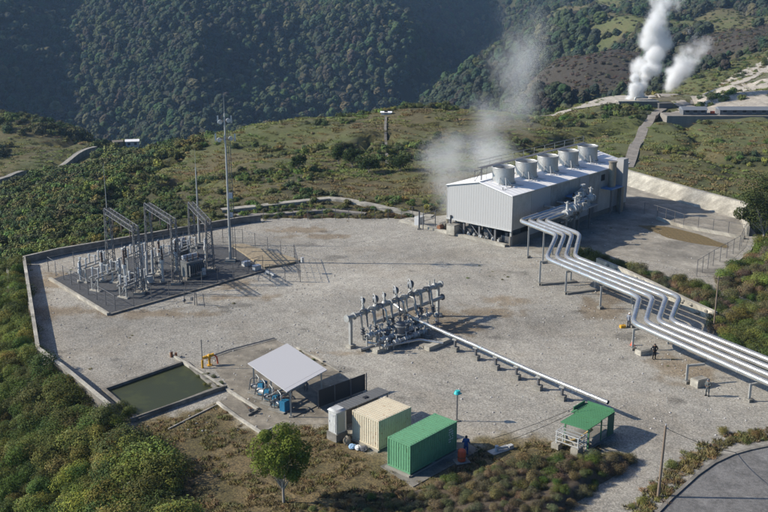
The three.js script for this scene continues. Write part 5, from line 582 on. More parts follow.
  if (wear.helmet) { const hg = new THREE.SphereGeometry(0.13, 16, 8, 0, Math.PI * 2, 0, Math.PI * 0.52); hg.scale(1, 1, 1.12); hg.translate(0, 1.665, 0.025); const brim = new THREE.CylinderGeometry(0.155, 0.16, 0.015, 16); brim.translate(0, 1.67, 0.05); add(o, 'helmet', [hg, brim], std(wear.helmet, 0.4)); } else { const hg = new THREE.SphereGeometry(0.118, 16, 10, 0, Math.PI * 2, 0, Math.PI * 0.6); hg.rotateX(-0.45); hg.scale(1, 1.02, 1.08); hg.translate(0, 1.648, 0.015); add(o, 'hair', hg, M.black); }
  if (wear.vest) { const vg = new THREE.CylinderGeometry(0.175, 0.18, 0.5, 14, 1, true); vg.scale(1.08, 1, 0.95); vg.translate(0, 1.16, 0); add(o, 'vest', vg, std(wear.vest, 0.8)); }
  add(body, 'eyes', [ball(0.012, -0.035, 1.655, 0.128), ball(0.012, 0.035, 1.655, 0.128)], M.black); add(body, 'mouth', box(0.045, 0.008, 0.01, 0, 1.585, 0.118), std([0.16, 0.05, 0.04], 0.7));
  return o;
}
const relaxed = { elL: [-0.27, 1.14, -0.03], elR: [0.27, 1.14, -0.03], haL: [-0.27, 0.92, 0.08], haR: [0.28, 0.91, 0.07] }, bentArms = { elL: [-0.29, 1.16, 0.0], elR: [0.29, 1.16, 0.0], haL: [-0.14, 1.12, 0.24], haR: [0.14, 1.1, 0.24] }, akimbo = { elL: [-0.38, 1.2, -0.05], elR: [0.38, 1.2, -0.05], haL: [-0.2, 1.02, 0.1], haR: [0.2, 1.02, 0.1] };
person('person in grey shirt and dark trousers standing by the yellow case', [27.9, 0, -107.3], 2.4, { top: [0.2, 0.22, 0.26], legs: [0.03, 0.035, 0.05], helmet: [0.6, 0.6, 0.58] }, relaxed);
person('person all in black with elbows out, near the orange cone', [28.3, 0, -97.7], 0.2, { top: [0.012, 0.013, 0.016], legs: [0.012, 0.013, 0.016] }, akimbo);
person('person in grey jacket and trousers beside the pale concrete block', [31.0, 0, -88.4], -0.8, { top: [0.09, 0.1, 0.1], legs: [0.07, 0.08, 0.085], helmet: [0.12, 0.12, 0.13] }, bentArms);
person('person in blue overalls working behind the orange cylinder', [6.9, 0.06, -76.3], 2.9, { top: [0.02, 0.075, 0.22], legs: [0.02, 0.07, 0.2] }, bentArms);
console.log('people');

// ---------------------------------------------------------------- the hillside: terrace, track, sheds, well pad
{
  const drape = (pts, w, lift, name, label, cat, m, kind) => { const P = []; for (let i = 0; i < pts.length - 1; i++) { const n = Math.ceil(Math.hypot(pts[i + 1][0] - pts[i][0], pts[i + 1][1] - pts[i][1]) / 2.5); for (let k = 0; k < n; k++) P.push([lerp(pts[i][0], pts[i + 1][0], k / n), lerp(pts[i][1], pts[i + 1][1], k / n)]); } P.push(pts[pts.length - 1]);
    const pos = [], uv = [], idx = []; P.forEach((p, i) => { const a = P[Math.max(0, i - 1)], b = P[Math.min(P.length - 1, i + 1)]; let dx = b[0] - a[0], dz = b[1] - a[1]; const l = Math.hypot(dx, dz); dx /= l; dz /= l; const yL = ground(p[0] + dz * w / 2, p[1] - dx * w / 2), yR = ground(p[0] - dz * w / 2, p[1] + dx * w / 2), y = Math.max(yL, yR) + lift; for (const [s, yy] of [[0.5, y - 0.9 - lift], [0.5, y], [-0.5, y], [-0.5, y - 0.9 - lift]]) { pos.push(p[0] + dz * w * s, yy, p[1] - dx * w * s); uv.push(i * 2.5, s * w + yy); } if (i) for (let k = 0; k < 3; k++) { const q = (i - 1) * 4 + k; idx.push(q, q + 4, q + 1, q + 1, q + 4, q + 5); } });
    const g = new THREE.BufferGeometry(); g.setAttribute('position', new THREE.Float32BufferAttribute(pos, 3)); g.setAttribute('uv', new THREE.Float32BufferAttribute(uv, 2)); g.setIndex(idx); const f = g.toNonIndexed(); f.computeVertexNormals(); const o = add(scene, name, f, m); if (kind) o.userData.kind = kind; else tag(o, label, cat); return o; };
  const soil = std([0.36, 0.33, 0.29], 0.97, 0, { map: speckM });
  drape(TRACK, 2.4, 0.06, 'dirt_track', '', '', soil, 'structure');
  drape([[-27, -161.5], [-9.3, -168.2], [-6.7, -167.2], [1, -162.6], [8, -159.5]], 1.6, 0.35, 'drain_channel', 'pale concrete channel on the terrace behind the gravel yard', 'drain', M.concretePale);
  drape([[-26, -158.8], [-9.5, -162.2], [-3, -160.5]], 1.2, 0.3, 'terrace_path', '', '', soil, 'structure');
  drape(CHANNEL, 1.5, 2.0, 'drain_channel', 'long pale channel crossing the wooded valley towards the white hut', 'drain', M.concrete);
  drape([[0.7, -209], [0.5, -225], [0.3, -245], [0.5, -258]], 0.6, 0.3, 'drain_channel', 'straight narrow chute down the grassy slope under a small white hut', 'drain', M.concreteDark);
  const hut = (name, x, z, w, h, d, turn, label, roofMat = M.roofSheet, wallMat = M.whitePaint) => { const y = ground(x, z), o = thing(name, label, 'building', [x, y, z], turn); add(o, 'wall', box(w, h + 0.6, d, 0, -0.6, 0), wallMat); const s = new THREE.Shape([[-d / 2 - 0.3, h], [d / 2 + 0.3, h], [0, h + d * 0.18]].map(p => new THREE.Vector2(...p))), g = new THREE.ExtrudeGeometry(s, { depth: w + 0.5, bevelEnabled: false }); g.rotateY(Math.PI / 2); g.translate(-w / 2 - 0.25, 0.02, 0); add(o, 'roof', g, roofMat); const n = Math.max(1, Math.round(w / 2.4)); for (let i = 0; i < n; i++) { const win = add(o, 'window', box(0.9, 0.8, 0.06, -w / 2 + (i + 0.5) * w / n, h * 0.45, d / 2 + 0.01), M.black); add(win, 'frame', box(1.05, 0.08, 0.1, -w / 2 + (i + 0.5) * w / n, h * 0.45 - 0.1, d / 2 + 0.02), M.whitePaint); } return o; };
  hut('valley_hut', -87, -343, 4.4, 2.2, 3, 0.2, 'small white hut at the end of the valley channel'); hut('valley_hut', -91.5, -341, 3, 1.8, 2.5, 0.4, 'small brown hut beside the white one in the valley', M.tan, M.tan);
  hut('slope_hut', 0.6, -262, 2.6, 0.5, 1.5, -0.1, 'tiny white hut on the crest above the narrow chute');
  const plat = add(scene, 'shed_platform', box(32, 3, 6.5, 88, ground(90, -258) - 2.65, -257.5), soil); plat.userData.kind = 'structure';
  const py = ground(90, -258) + 0.35; const sh = (x, w, label) => { const o = hut('workers_shed', x, -257.8, w, 1.25, 3.8, -0.02, label, std([0.15, 0.17, 0.2], 0.8), std([0.12, 0.125, 0.135], 0.9)); o.position.y = py; }; sh(79.6, 6.0, 'short grey roofed shed on the far terrace'); sh(92.2, 12.4, 'long grey roofed shed on the far terrace');
  const oc = thing('equipment_box', 'small orange machine between the two far sheds', 'machine', [84.5, py, -257.4], 0.1); add(oc, 'body', box(0.9, 0.8, 0.8), M.orange); add(oc, 'base', box(1.8, 0.3, 1.4, 0, -0.1), M.darkSteel);
  const wp = thing('well_head_block', 'flat concrete block with dark side where the main steam rises', 'block', [69, ground(69, -274) - 0.6, -274], 0.05); add(wp, 'body', box(10.5, 1.9, 3.2), M.concreteDark); add(wp, 'slab', box(11.2, 0.25, 3.6, 0, 1.9), M.concretePale); add(wp, 'pipe', pipe([[-0.5, 1.9, 0], [-0.5, 2.9, 0], [3, 2.9, 0]], 0.3, 0.5, 10), M.galv);
  const wb = thing('well_head_block', 'small dark machine block beside the main steam block', 'block', [76.2, ground(76, -273) - 0.4, -273], 0.2); add(wb, 'body', box(4, 1.7, 2.6), M.darkSteel); add(wb, 'slab', box(4.2, 0.15, 2.8, 0, 1.7), M.concreteDark);
  // patches of pale bare ground on the far terrace
  const patch = (poly, step, edge) => { const xs = poly.map(p => p[0]), zs = poly.map(p => p[1]), pos = [], uv = []; for (let z = Math.min(...zs) - 3; z < Math.max(...zs) + 3; z += step) for (let x = Math.min(...xs) - 3; x < Math.max(...xs) + 3; x += step) { if (polyDist(poly, x, z) + edge * (fbm(x / 6, z / 9, 3) - 0.5) > 1.5) continue; const c = [[x, z], [x, z + step], [x + step, z + step], [x, z], [x + step, z + step], [x + step, z]]; for (const [a, b] of c) { pos.push(a, ground(a, b) + 0.22, b); uv.push(a, b); } } const g = new THREE.BufferGeometry(); g.setAttribute('position', new THREE.Float32BufferAttribute(pos, 3)); g.setAttribute('uv', new THREE.Float32BufferAttribute(uv, 2)); g.computeVertexNormals(); struct('bare_ground', g, pale); }, pale = std([0.56, 0.51, 0.44], 0.98, 0, { map: speckM });
  for (const p of [[[50.0, -291.7], [66.2, -307.7], [80.9, -317.6], [100.5, -342.4], [122.3, -367.8], [153.6, -405.2], [145.0, -381.9], [119.5, -348.5], [102.2, -325.5], [84.5, -307.7], [75.0, -293.9], [61.5, -285.3]], [[85.6, -317.6], [100.6, -331.0], [117.3, -336.6], [126.2, -331.0], [120.4, -315.1], [98.3, -312.6], [82.7, -300.6]], [[135.1, -397.9], [160.3, -423.6], [153.8, -406.1], [133.2, -378.7]], [[43.1, -296.1], [65.2, -303.0], [76.1, -298.4], [73.4, -287.4], [49.8, -283.2], [41.9, -287.4]], [[77.7, -265.9], [97.5, -258.8], [100.9, -262.3], [107.1, -279.2], [90.0, -285.3], [81.5, -279.2]]]) patch(p, 1.4, 7);
}
// ---------------------------------------------------------------- vegetation
// leaf clumps: many small faces spread through lobes
function foliage(seedv, n, leaf, lobes, shape, tone) {
  seed = seedv; const pos = [], nor = [], col = []; const L = []; for (let i = 0; i < lobes; i++) { const a = rr(0, 6.28), e = rr(-0.3, 1), r = rr(0.3, 0.66); L.push([Math.cos(a) * r * (1 - e * 0.4), shape.y + e * shape.h * 0.5, Math.sin(a) * r * (1 - e * 0.4), rr(0.3, 0.5), rr(0.75, 1.2)]); } L.push([0, shape.y + shape.h * 0.2, 0, 0.55, 1]);
  for (let i = 0; i < n; i++) {
    const b = L[Math.floor(rnd() * L.length)], u = rr(-1, 1), a = rr(0, 6.283), s = Math.sqrt(1 - u * u), d = V(s * Math.cos(a), u, s * Math.sin(a)), rad = b[3] * (0.62 + 0.42 * Math.sqrt(rnd())); const c = V(b[0] + d.x * rad, b[1] + d.y * rad * shape.squash, b[2] + d.z * rad); if (c.y < 0.02) c.y = 0.02 + rnd() * 0.1;
    const nn = d.clone().add(V(rr(-0.7, 0.7), rr(-0.2, 0.9), rr(-0.7, 0.7))).normalize(), t = V(rr(-1, 1), rr(-1, 1), rr(-1, 1)).cross(nn).normalize(), w = nn.clone().cross(t), k = leaf * rr(0.6, 1.35), o = d.clone().add(V(0, 0.35, 0)).normalize().lerp(nn, shape.calm || 0.5).normalize(), tn = b[4] * rr(0.75, 1.25), warm = rr(-0.12, 0.12);
    const q = [c.clone().addScaledVector(t, k), c.clone().addScaledVector(w, k * 0.55), c.clone().addScaledVector(t, -k), c.clone().addScaledVector(w, -k * 0.55)];
    for (const m of [0, 1, 2, 0, 2, 3]) { pos.push(q[m].x, q[m].y, q[m].z); nor.push(o.x, o.y, o.z); col.push(tn * (1 + warm), tn, tn * (1 - warm)); }
  }
  const g = new THREE.BufferGeometry(); g.setAttribute('position', new THREE.Float32BufferAttribute(pos, 3)); g.setAttribute('normal', new THREE.Float32BufferAttribute(nor, 3)); g.setAttribute('color', new THREE.Float32BufferAttribute(col, 3)); return g;
}
function tuft(seedv, n, h, spread) { seed = seedv; const pos = [], nor = [], col = []; for (let i = 0; i < n; i++) { const a = rr(0, 6.28), r = Math.sqrt(rnd()) * spread, x = Math.cos(a) * r, z = Math.sin(a) * r, hh = h * rr(0.45, 1.1), lx = rr(-0.5, 0.5) * hh + x * 0.4, lz = rr(-0.5, 0.5) * hh + z * 0.4, b = rr(0, 6.28), w = 0.05 * rr(0.6, 1.6), t = rr(0.7, 1.3); pos.push(x - Math.cos(b) * w, 0, z - Math.sin(b) * w, x + Math.cos(b) * w, 0, z + Math.sin(b) * w, x + lx, hh, z + lz); for (let k = 0; k < 3; k++) { nor.push(-Math.sin(b) * 0.25, 0.95, Math.cos(b) * 0.25); col.push(t, t, t * 0.95); } } const g = new THREE.BufferGeometry(); g.setAttribute('position', new THREE.Float32BufferAttribute(pos, 3)); g.setAttribute('normal', new THREE.Float32BufferAttribute(nor, 3)); g.setAttribute('color', new THREE.Float32BufferAttribute(col, 3)); return g; }
const leafMat = new THREE.MeshPhysicalMaterial({ vertexColors: true, color: 0xffffff, roughness: 0.85, transmission: 0.25, thickness: 0, ior: 1.3, specularIntensity: 0.3 }), leafFar = new THREE.MeshStandardMaterial({ vertexColors: true, color: 0xffffff, roughness: 0.95 });
// a far crown: a pile of rounded, uneven clumps with loose sprays between them
function crown(seedv) {
  seed = seedv; const gs = [], n = 9 + Math.floor(rnd() * 4);
  for (let i = 0; i < n; i++) { const a = i * 2.4 + rr(-0.4, 0.4), e = Math.pow(i / n, 0.8), R = (1 - e * 0.75) * rr(0.35, 0.6), r = rr(0.26, 0.42), g = flat(new THREE.IcosahedronGeometry(r, 2)), p = g.attributes.position, col = new Float32Array(p.count * 3), t = rr(0.8, 1.2), c = V(Math.cos(a) * R, 0.45 + e * 0.75, Math.sin(a) * R);
    for (let k = 0; k < p.count; k++) { const x = p.getX(k), y = p.getY(k), z = p.getZ(k), q = 0.72 + 0.55 * noise(x / r * 2.3 + i * 7 + y / r * 1.7, z / r * 2.3 + y / r * 2.1); p.setXYZ(k, x * q + c.x, y * q * 0.85 + c.y, z * q + c.z); const v = t * (0.88 + 0.24 * hash(k / 3 | 0, i)); col.set([v, v, v], 3 * k); }
    g.setAttribute('color', new THREE.BufferAttribute(col, 3)); g.deleteAttribute('uv'); g.computeVertexNormals(); gs.push(g); }
  gs.push(foliage(seedv + 50, 120, 0.085, 7, { y: 0.6, h: 1.0, squash: 1.1, calm: 0.2 })); return mergeGeometries(gs);
}
const CROWN = [1, 2, 3, 4, 5].map(i => crown(900 + i));
const BUSH = [1, 2, 3].map(i => foliage(500 + i, 2600, 0.038, 8 + i, { y: 0.32, h: 0.55, squash: 0.85 })), BUSHFAR = [1, 2, 3].map(i => foliage(700 + i, 430, 0.1, 6 + i, { y: 0.3, h: 0.5, squash: 0.8 }));
const TUFT = [1, 2].map(i => tuft(300 + i, 70, 0.6, 0.5)), SWARD = [1, 2, 3].map(i => tuft(330 + i, 130, 0.3, 1.0));
function scatter(name, label, category, protos, material, spots, mat4) {
  // spots: [x, y, z, scale, height scale, r, g, b]
  protos.forEach((geo, k) => { const mine = spots.filter((_, i) => i % protos.length === k); if (!mine.length) return; const im = new THREE.InstancedMesh(geo, material, mine.length), q = new THREE.Quaternion(), m = new THREE.Matrix4(), c = new THREE.Color();
    mine.forEach((s, i) => { q.setFromAxisAngle(UPV, rnd() * 6.28); m.compose(V(s[0], s[1], s[2]), q, V(s[3], s[4], s[3])); im.setMatrixAt(i, m); im.setColorAt(i, c.setRGB(s[5], s[6], s[7])); }); im.name = numbered(name); im.castShadow = im.receiveShadow = true; scene.add(im); tag(im, label, category, label, 'stuff'); });
}
seed = 4242;
{
  const vary = (c, k) => c.map(v => v * (1 + (rnd() - 0.5) * k));
  // forest on the mountains
  const forest = [], thicket = [], scrub = [], near = [], tufts = [], sward = [];
  const inView = (x, z, pad) => { const d = -z; return d > 40 && Math.abs(x) < 0.42 * (d * 0.96 + 11) + pad; };
  for (let z = -384; z > -1500;) { const d = -z, step = lerp(3.8, 6.6, smooth(420, 850, d)); for (let x = -0.45 * d - 20; x < 0.45 * d + 20; x += step) { const X = x + rr(-0.5, 0.5) * step, Z = z + rr(-0.5, 0.5) * step; if (X < -600 || X > 600) continue; if (d < 780 && X < 15 - (d - 400) * 0.05 && !(X < -100 && d < 440)) continue; const c = cover(X, Z); if (rnd() > c.forest) { if (rnd() < 0.9 * c.scrub) { const s2 = rr(0.8, 2.2); scrub.push([X, ground(X, Z) - 0.1, Z, s2, s2 * rr(0.5, 1), ...vary(BROWN.some(b => inside(b, X, Z)) ? [0.12, 0.095, 0.062] : rnd() < 0.3 ? [0.06, 0.08, 0.028] : [0.12, 0.135, 0.045], 0.4)]); } continue; } const y = ground(X, Z), s = step * rr(0.45, 1.05) * (rnd() < 0.12 ? 1.35 : 1), n = fbm(X / 60, Z / 60, 2), g = rnd() < 0.06 ? vary([0.085, 0.085, 0.036], 0.3) : vary(n > 0.5 ? [0.036, 0.05, 0.02] : [0.026, 0.039, 0.017], 0.7); forest.push([X, y - 0.2 * s, Z, s, s * rr(0.8, 1.25), ...g]); } z -= step * 0.86; }
  // thickets and scrub of the middle ground
  for (let z = -133; z > -440;) { const d = -z, step = lerp(1.15, 2.1, smooth(150, 330, d)); for (let x = -0.44 * d - 8; x < 0.44 * d + 8; x += step) { const X = x + rr(-0.5, 0.5) * step, Z = z + rr(-0.5, 0.5) * step; if (polyDist(LEVEL, X, Z) < 1.0) continue; const c = cover(X, Z); if (c.forest > 0.5) continue; const y = ground(X, Z), n = fbm(X / 10 + 70, Z / 10, 3); if (rnd() < c.thicket * 0.62) { const s = step * rr(0.5, 1.15) * lerp(0.9, 1.45, smooth(-30, -60, X)); const g = rnd() < 0.1 ? [0.19, 0.2, 0.05] : n > 0.5 ? [0.115, 0.142, 0.036] : [0.072, 0.095, 0.03]; thicket.push([X, y - 0.1, Z, s, s * rr(0.8, 1.3), ...vary(g, 0.5)]); } else if (rnd() < c.scrub * 0.42) { const low = rnd() < 0.9, s = low ? step * rr(0.5, 0.9) : step * rr(0.3, 0.7), n3 = n * 0.5 + 0.5 * fbm(X / 42 + 11, Z / 30, 3), g = n3 > 0.56 ? [0.27, 0.225, 0.105] : n3 > 0.47 ? [0.25, 0.26, 0.09] : [0.2, 0.245, 0.075]; (low ? sward : scrub).push([X, y - 0.05, Z, s, low ? rr(0.7, 1.5) : s * rr(0.4, 0.8), ...vary(g, 0.3)]); } } z -= step * 0.9; }
  // bank beside the perimeter wall, mound, hedges and verges: near bushes
  const bushes = (poly, step, size, tones, dense = 1, list = near) => { const xs = poly.map(p => p[0]), zs = poly.map(p => p[1]); for (let z = Math.min(...zs); z < Math.max(...zs); z += step) for (let x = Math.min(...xs); x < Math.max(...xs); x += step) { const X = x + rr(-0.5, 0.5) * step, Z = z + rr(-0.5, 0.5) * step; if (!inside(poly, X, Z) || rnd() > dense) continue; const s = rr(size[0], size[1]) * lerp(0.7, 1.3, fbm(X / 4, Z / 4, 2)), n = fbm(X / 5 + 30, Z / 5, 2), t = tones[Math.min(tones.length - 1, Math.floor(clamp(n * 1.6 - 0.3 + rr(-0.2, 0.2)) * tones.length))]; list.push([X, Math.max(ground(X, Z), polyDist(LEVEL, X, Z) < 0 ? mound(X, Z) : -99) - 0.06, Z, s, s * rr(0.75, 1.2), ...vary(t, 0.4)]); } };
  const G1 = [0.095, 0.122, 0.033], G2 = [0.145, 0.17, 0.043], G3 = [0.205, 0.22, 0.058], G4 = [0.2, 0.18, 0.075], BR = [0.19, 0.165, 0.085], DB = [0.14, 0.125, 0.07];
  const bank = [[-37.0, -98.2], [-50.4, -132.6], [-64, -133], [-70, -100], [-48, -62], [-30, -50], [-14, -50], [-13, -60], [-17.8, -71], [-21.0, -77.5], [-24.6, -83.4], [-32.4, -92.6]];
  bushes(bank, 1.25, [0.85, 1.75], [G1, G2, G1, G2, G3, G1]); bushes([[-22, -79.6], [-16.2, -70], [-11.4, -59], [-16, -58], [-20, -66], [-26.5, -80]], 1.7, [1.7, 3.0], [G1, G2, G1, G3]); bushes([[-34.5, -95], [-26.4, -84.6], [-19, -74.3], [-14.6, -64], [-20, -62], [-27, -74], [-38, -92]], 1.5, [1.4, 2.3], [G1, G2, G3]);
  bushes([[2, -62], [3, -68.5], [5, -71.2], [9, -73.4], [13, -74.9], [16, -75.2], [20, -76], [21.4, -75.2], [17, -71], [13.5, -66.5], [10, -58], [4, -58]], 0.75, [0.35, 0.8], [DB, BR, DB, BR, G1, DB], 0.95); bushes([[8, -71.5], [11.5, -74], [15, -74.6], [18.5, -75], [15, -71], [10, -68]], 1.5, [0.7, 1.15], [DB, BR, G1, G2, DB], 0.7);
  bushes([[26.2, -138.4], [30.6, -136.6], [36, -127.4], [41, -122], [43, -112], [39.6, -109.6], [35.6, -117.6], [31.4, -128], [28.4, -133.4]], 1.2, [0.7, 1.35], [DB, BR, G1, G2, BR], 0.95); bushes([[38.6, -111], [43.6, -112], [56, -92], [58, -74], [47, -76], [40.2, -90.5], [36.2, -99], [36.4, -104]], 1.35, [0.9, 1.9], [G1, G2, G3, BR, G2], 0.95); bushes([[43, -124.5], [53.6, -138], [57, -146], [68, -150], [66, -112], [46, -102], [42, -112]], 1.3, [0.8, 1.7], [G1, G2, BR, G3, DB], 0.9);
  bushes([[22.8, -70.9], [25.2, -74.1], [29, -77.6], [33.6, -79.6], [40, -81.4], [46, -82.5], [45, -84.5], [33, -82.2], [28, -79.4], [23.4, -75], [20, -70], [17, -64], [19, -64.5]], 0.8, [0.25, 0.7], [G4, G4, G3, G2], 0.22); bushes([[-26, -157.9], [-18, -159.2], [-4, -161.2], [4, -159.4], [4, -158.2], [-8, -158.3]], 0.9, [0.5, 0.9], [G1, G2, DB, BR], 0.7); bushes([[-16.9, -89.2], [-15.4, -90.4], [-18.9, -95.9], [-20.2, -96.4]], 0.7, [0.2, 0.4], [G2, G1, BR], 0.5); bushes([[-25.2, -86.2], [-22.8, -83.6], [-21.4, -82.0], [-24.6, -84.9]], 0.9, [0.6, 1.0], [G1, G2]);
  bushes([[-9.2, -100.4], [-6.3, -96.7], [-4.8, -94.9], [-5.4, -94.6], [-9.6, -100]], 0.5, [0.15, 0.3], [BR, G4], 0.6);
  bushes([[-5.5, -69.6], [1, -69.8], [4.5, -70.6], [4, -60], [-4, -58], [-7, -65]], 0.7, [0.25, 0.6], [BR, DB, G4, BR, G1], 0.8);
  // dry grass
  for (let i = 0; i < 9000; i++) { const X = rr(-23, 25), Z = rr(-88, -56); if (polyDist(DRYZONE, X, Z) > -0.3 || fbm(X / 2.4, Z / 2.4, 3) < 0.43) continue; if (X > 20.5 + (Z + 67) * -0.7 && Z > -78) continue; if (segDist(0.8, -75.7, 5.2, -78.8, X, Z) < 2.4 || segDist(-1.5, -78.5, 1.2, -81.5, X, Z) < 2.4) continue; const s = rr(0.25, 0.6); tufts.push([X, -0.02, Z, s, s * rr(0.35, 0.9), ...vary(rnd() < 0.3 ? [0.2, 0.19, 0.075] : [0.27, 0.225, 0.12], 0.3)]); }
  const verge = [[17.5, -63], [22.6, -70], [25.4, -73.6], [29.4, -77.4], [34, -79.4], [46, -81.5]]; for (let i = 0; i < 350; i++) { const k = rr(0, 4.99), q = Math.floor(k), t = k - q, X = lerp(verge[q][0], verge[q + 1][0], t) + rr(-1.6, 0.3), Z = lerp(verge[q][1], verge[q + 1][1], t) + rr(-1.7, 0.2), s = rr(0.3, 0.8); tufts.push([X, -0.02, Z, s, s * rr(0.5, 1), ...vary(rnd() < 0.4 ? [0.19, 0.19, 0.07] : [0.3, 0.24, 0.12], 0.35)]); }
  scatter('forest_canopy', 'dense dark forest covering the mountains', 'forest', CROWN, leafFar, forest); scatter('valley_thicket', 'mixed green thicket filling the valley and slope hollows', 'thicket', BUSHFAR, leafFar, thicket); scatter('slope_scrub', 'low olive and brown scrub over the grassy slopes', 'scrub', BUSHFAR, leafFar, scrub); scatter('slope_grass', 'long olive grass over the rounded slopes', 'grass', SWARD, leafFar, sward); scatter('bank_shrubbery', 'dense leafy shrubs round the edges of the yard', 'shrubs', BUSH, leafMat, near); scatter('dry_grass', 'dry grass on the bare ground and the road verge', 'grass', TUFT, leafFar, tufts);
  console.log('forest', forest.length, 'thicket', thicket.length, 'scrub', scrub.length, 'near', near.length, 'tufts', tufts.length);
}
// single trees
function tree(label, x, z, h, r, tone, seedv, leaves, leaf, trunkShare = 0.35, group) {
  seed = seedv; const y = Math.max(ground(x, z), polyDist(LEVEL, x, z) < 0 ? 0 : -99), o = thing('tree', label, 'tree', [x, y - 0.05, z], rr(0, 6), group), T = h * trunkShare;
  const limbs = [rod([0, -0.3, 0], [0.04, T, 0.03], r * 0.055, 8, r * 0.04)], tips = []; for (let i = 0; i < 17; i++) { const a = i * 2.4 + rr(-0.3, 0.3), t = rr(0.75, 1.0), s = [0.04, T * t, 0.03], k = rr(0.4, 0.8), e = [Math.cos(a) * r * k, T + (h - T) * rr(0.25, 0.85), Math.sin(a) * r * k]; limbs.push(rod(s, e, r * 0.02, 6, r * 0.008)); tips.push(e); } tips.push([0, h * 0.86, 0], [0.1, T + (h - T) * 0.5, 0]);
  add(o, 'trunk', limbs, M.bark);
  const pos = [], nor = [], col = []; for (let i = 0; i < leaves; i++) { const b = tips[Math.floor(rnd() * tips.length)], R = r * (0.22 + 0.32 * hash(Math.round(b[0] * 50), 3)), u = rr(-1, 1), a = rr(0, 6.283), s = Math.sqrt(1 - u * u), d = V(s * Math.cos(a), u, s * Math.sin(a)), q = R * (0.3 + 0.7 * Math.cbrt(rnd())), c = V(b[0] + d.x * q, Math.max(T * 0.8, b[1] + d.y * q * 0.9), b[2] + d.z * q), n = d.clone().add(V(rr(-0.8, 0.8), rr(-0.2, 1), rr(-0.8, 0.8))).normalize(), t = V(rr(-1, 1), rr(-1, 1), rr(-1, 1)).cross(n).normalize(), w = n.clone().cross(t), k = leaf * rr(0.6, 1.3), tn = rr(0.7, 1.3), f = [c.clone().addScaledVector(t, k), c.clone().addScaledVector(w, k * 0.5), c.clone().addScaledVector(t, -k), c.clone().addScaledVector(w, -k * 0.5)], on = d.clone().lerp(n, 0.6).normalize(); for (const m of [0, 1, 2, 0, 2, 3]) { pos.push(f[m].x, f[m].y, f[m].z); nor.push(on.x, on.y, on.z); col.push(tone[0] * tn * rr(0.9, 1.1), tone[1] * tn, tone[2] * tn); } }
  const g = new THREE.BufferGeometry(); g.setAttribute('position', new THREE.Float32BufferAttribute(pos, 3)); g.setAttribute('normal', new THREE.Float32BufferAttribute(nor, 3)); g.setAttribute('color', new THREE.Float32BufferAttribute(col, 3)); add(o, 'crown', g, leafMat); return o;
}
tree('young bright green tree standing alone on the dry grass', -7.7, -68.6, 7.0, 2.15, [0.14, 0.175, 0.03], 71, 12000, 0.1, 0.2);
tree('dark tree at the edge of the picture beside the concrete yard', 56.8, -144.5, 10.2, 4.6, [0.06, 0.075, 0.025], 72, 12000, 0.16, 0.12); tree('second dark tree behind the yard wall tree', 62, -149, 7.5, 3.6, [0.05, 0.075, 0.022], 73, 7000, 0.16, 0.25);
for (const [x, z, h, r, l, s] of [[-6.6, -205, 4.8, 1.9, 'rounded dark tree on the slope, nearest the narrow chute', 81], [-9.5, -207, 4.2, 1.6, 'smaller dark tree beside the rounded one on the slope', 82], [-3, -196, 3.6, 2.4, 'broad low tree on the slope below the chute', 83], [3.2, -196, 3.2, 2.6, 'broad bushy tree right below the chute', 84], [-17, -196, 3.6, 1.8, 'small olive tree farthest left of the slope trees', 85], [85.5, -190, 5, 2.4, 'dark bushy tree on the right hand slope', 86]]) tree(l, x, z, h, r, [0.045, 0.07, 0.022], s, 2200, 0.17, 0.22, 'trees dotted over the slope');
// loose stones and weeds on the gravel
{ seed = 515; const stone = new THREE.IcosahedronGeometry(1, 1), q = stone.attributes.position; for (let i = 0; i < q.count; i++) { const k = 0.75 + 0.5 * noise(q.getX(i) * 2 + 5, q.getZ(i) * 2 + q.getY(i) * 3); q.setXYZ(i, q.getX(i) * k, q.getY(i) * k * 0.7, q.getZ(i) * k); } stone.computeVertexNormals(); const S = [], Wd = []; for (let i = 0; i < 5200; i++) { const x = rr(-46, 44), z = rr(-156, -80); if (polyDist(LEVEL, x, z) > -1.2 || polyDist(POND, x, z) < 1) continue; const s = 0.03 + 0.09 * Math.pow(rnd(), 4), t = rr(0.25, 0.5); S.push([x, 0.015, z, s, s, t, t * 0.97, t * 0.92]); }
  for (let i = 0; i < 900; i++) { const x = rr(-48, 44), z = rr(-157, -80); const d = polyDist(LEVEL, x, z); if (d > -0.6 || polyDist(POND, x, z) < 0.7 || fbm(x / 7 + 3, z / 7, 2) < (d > -3.5 ? 0.48 : 0.72)) continue; const s = rr(0.15, 0.4); Wd.push([x, 0, z, s, s * rr(0.4, 0.9), 0.22 * rr(0.8, 1.3), 0.22 * rr(0.8, 1.2), 0.09]); }
  scatter('loose_stones', 'loose stones scattered over the gravel yard', 'stones', [stone], std([1, 1, 1], 0.95), S); scatter('yard_weeds', 'small weeds growing in the gravel yard', 'weeds', TUFT, leafFar, Wd); }
console.log('vegetation');

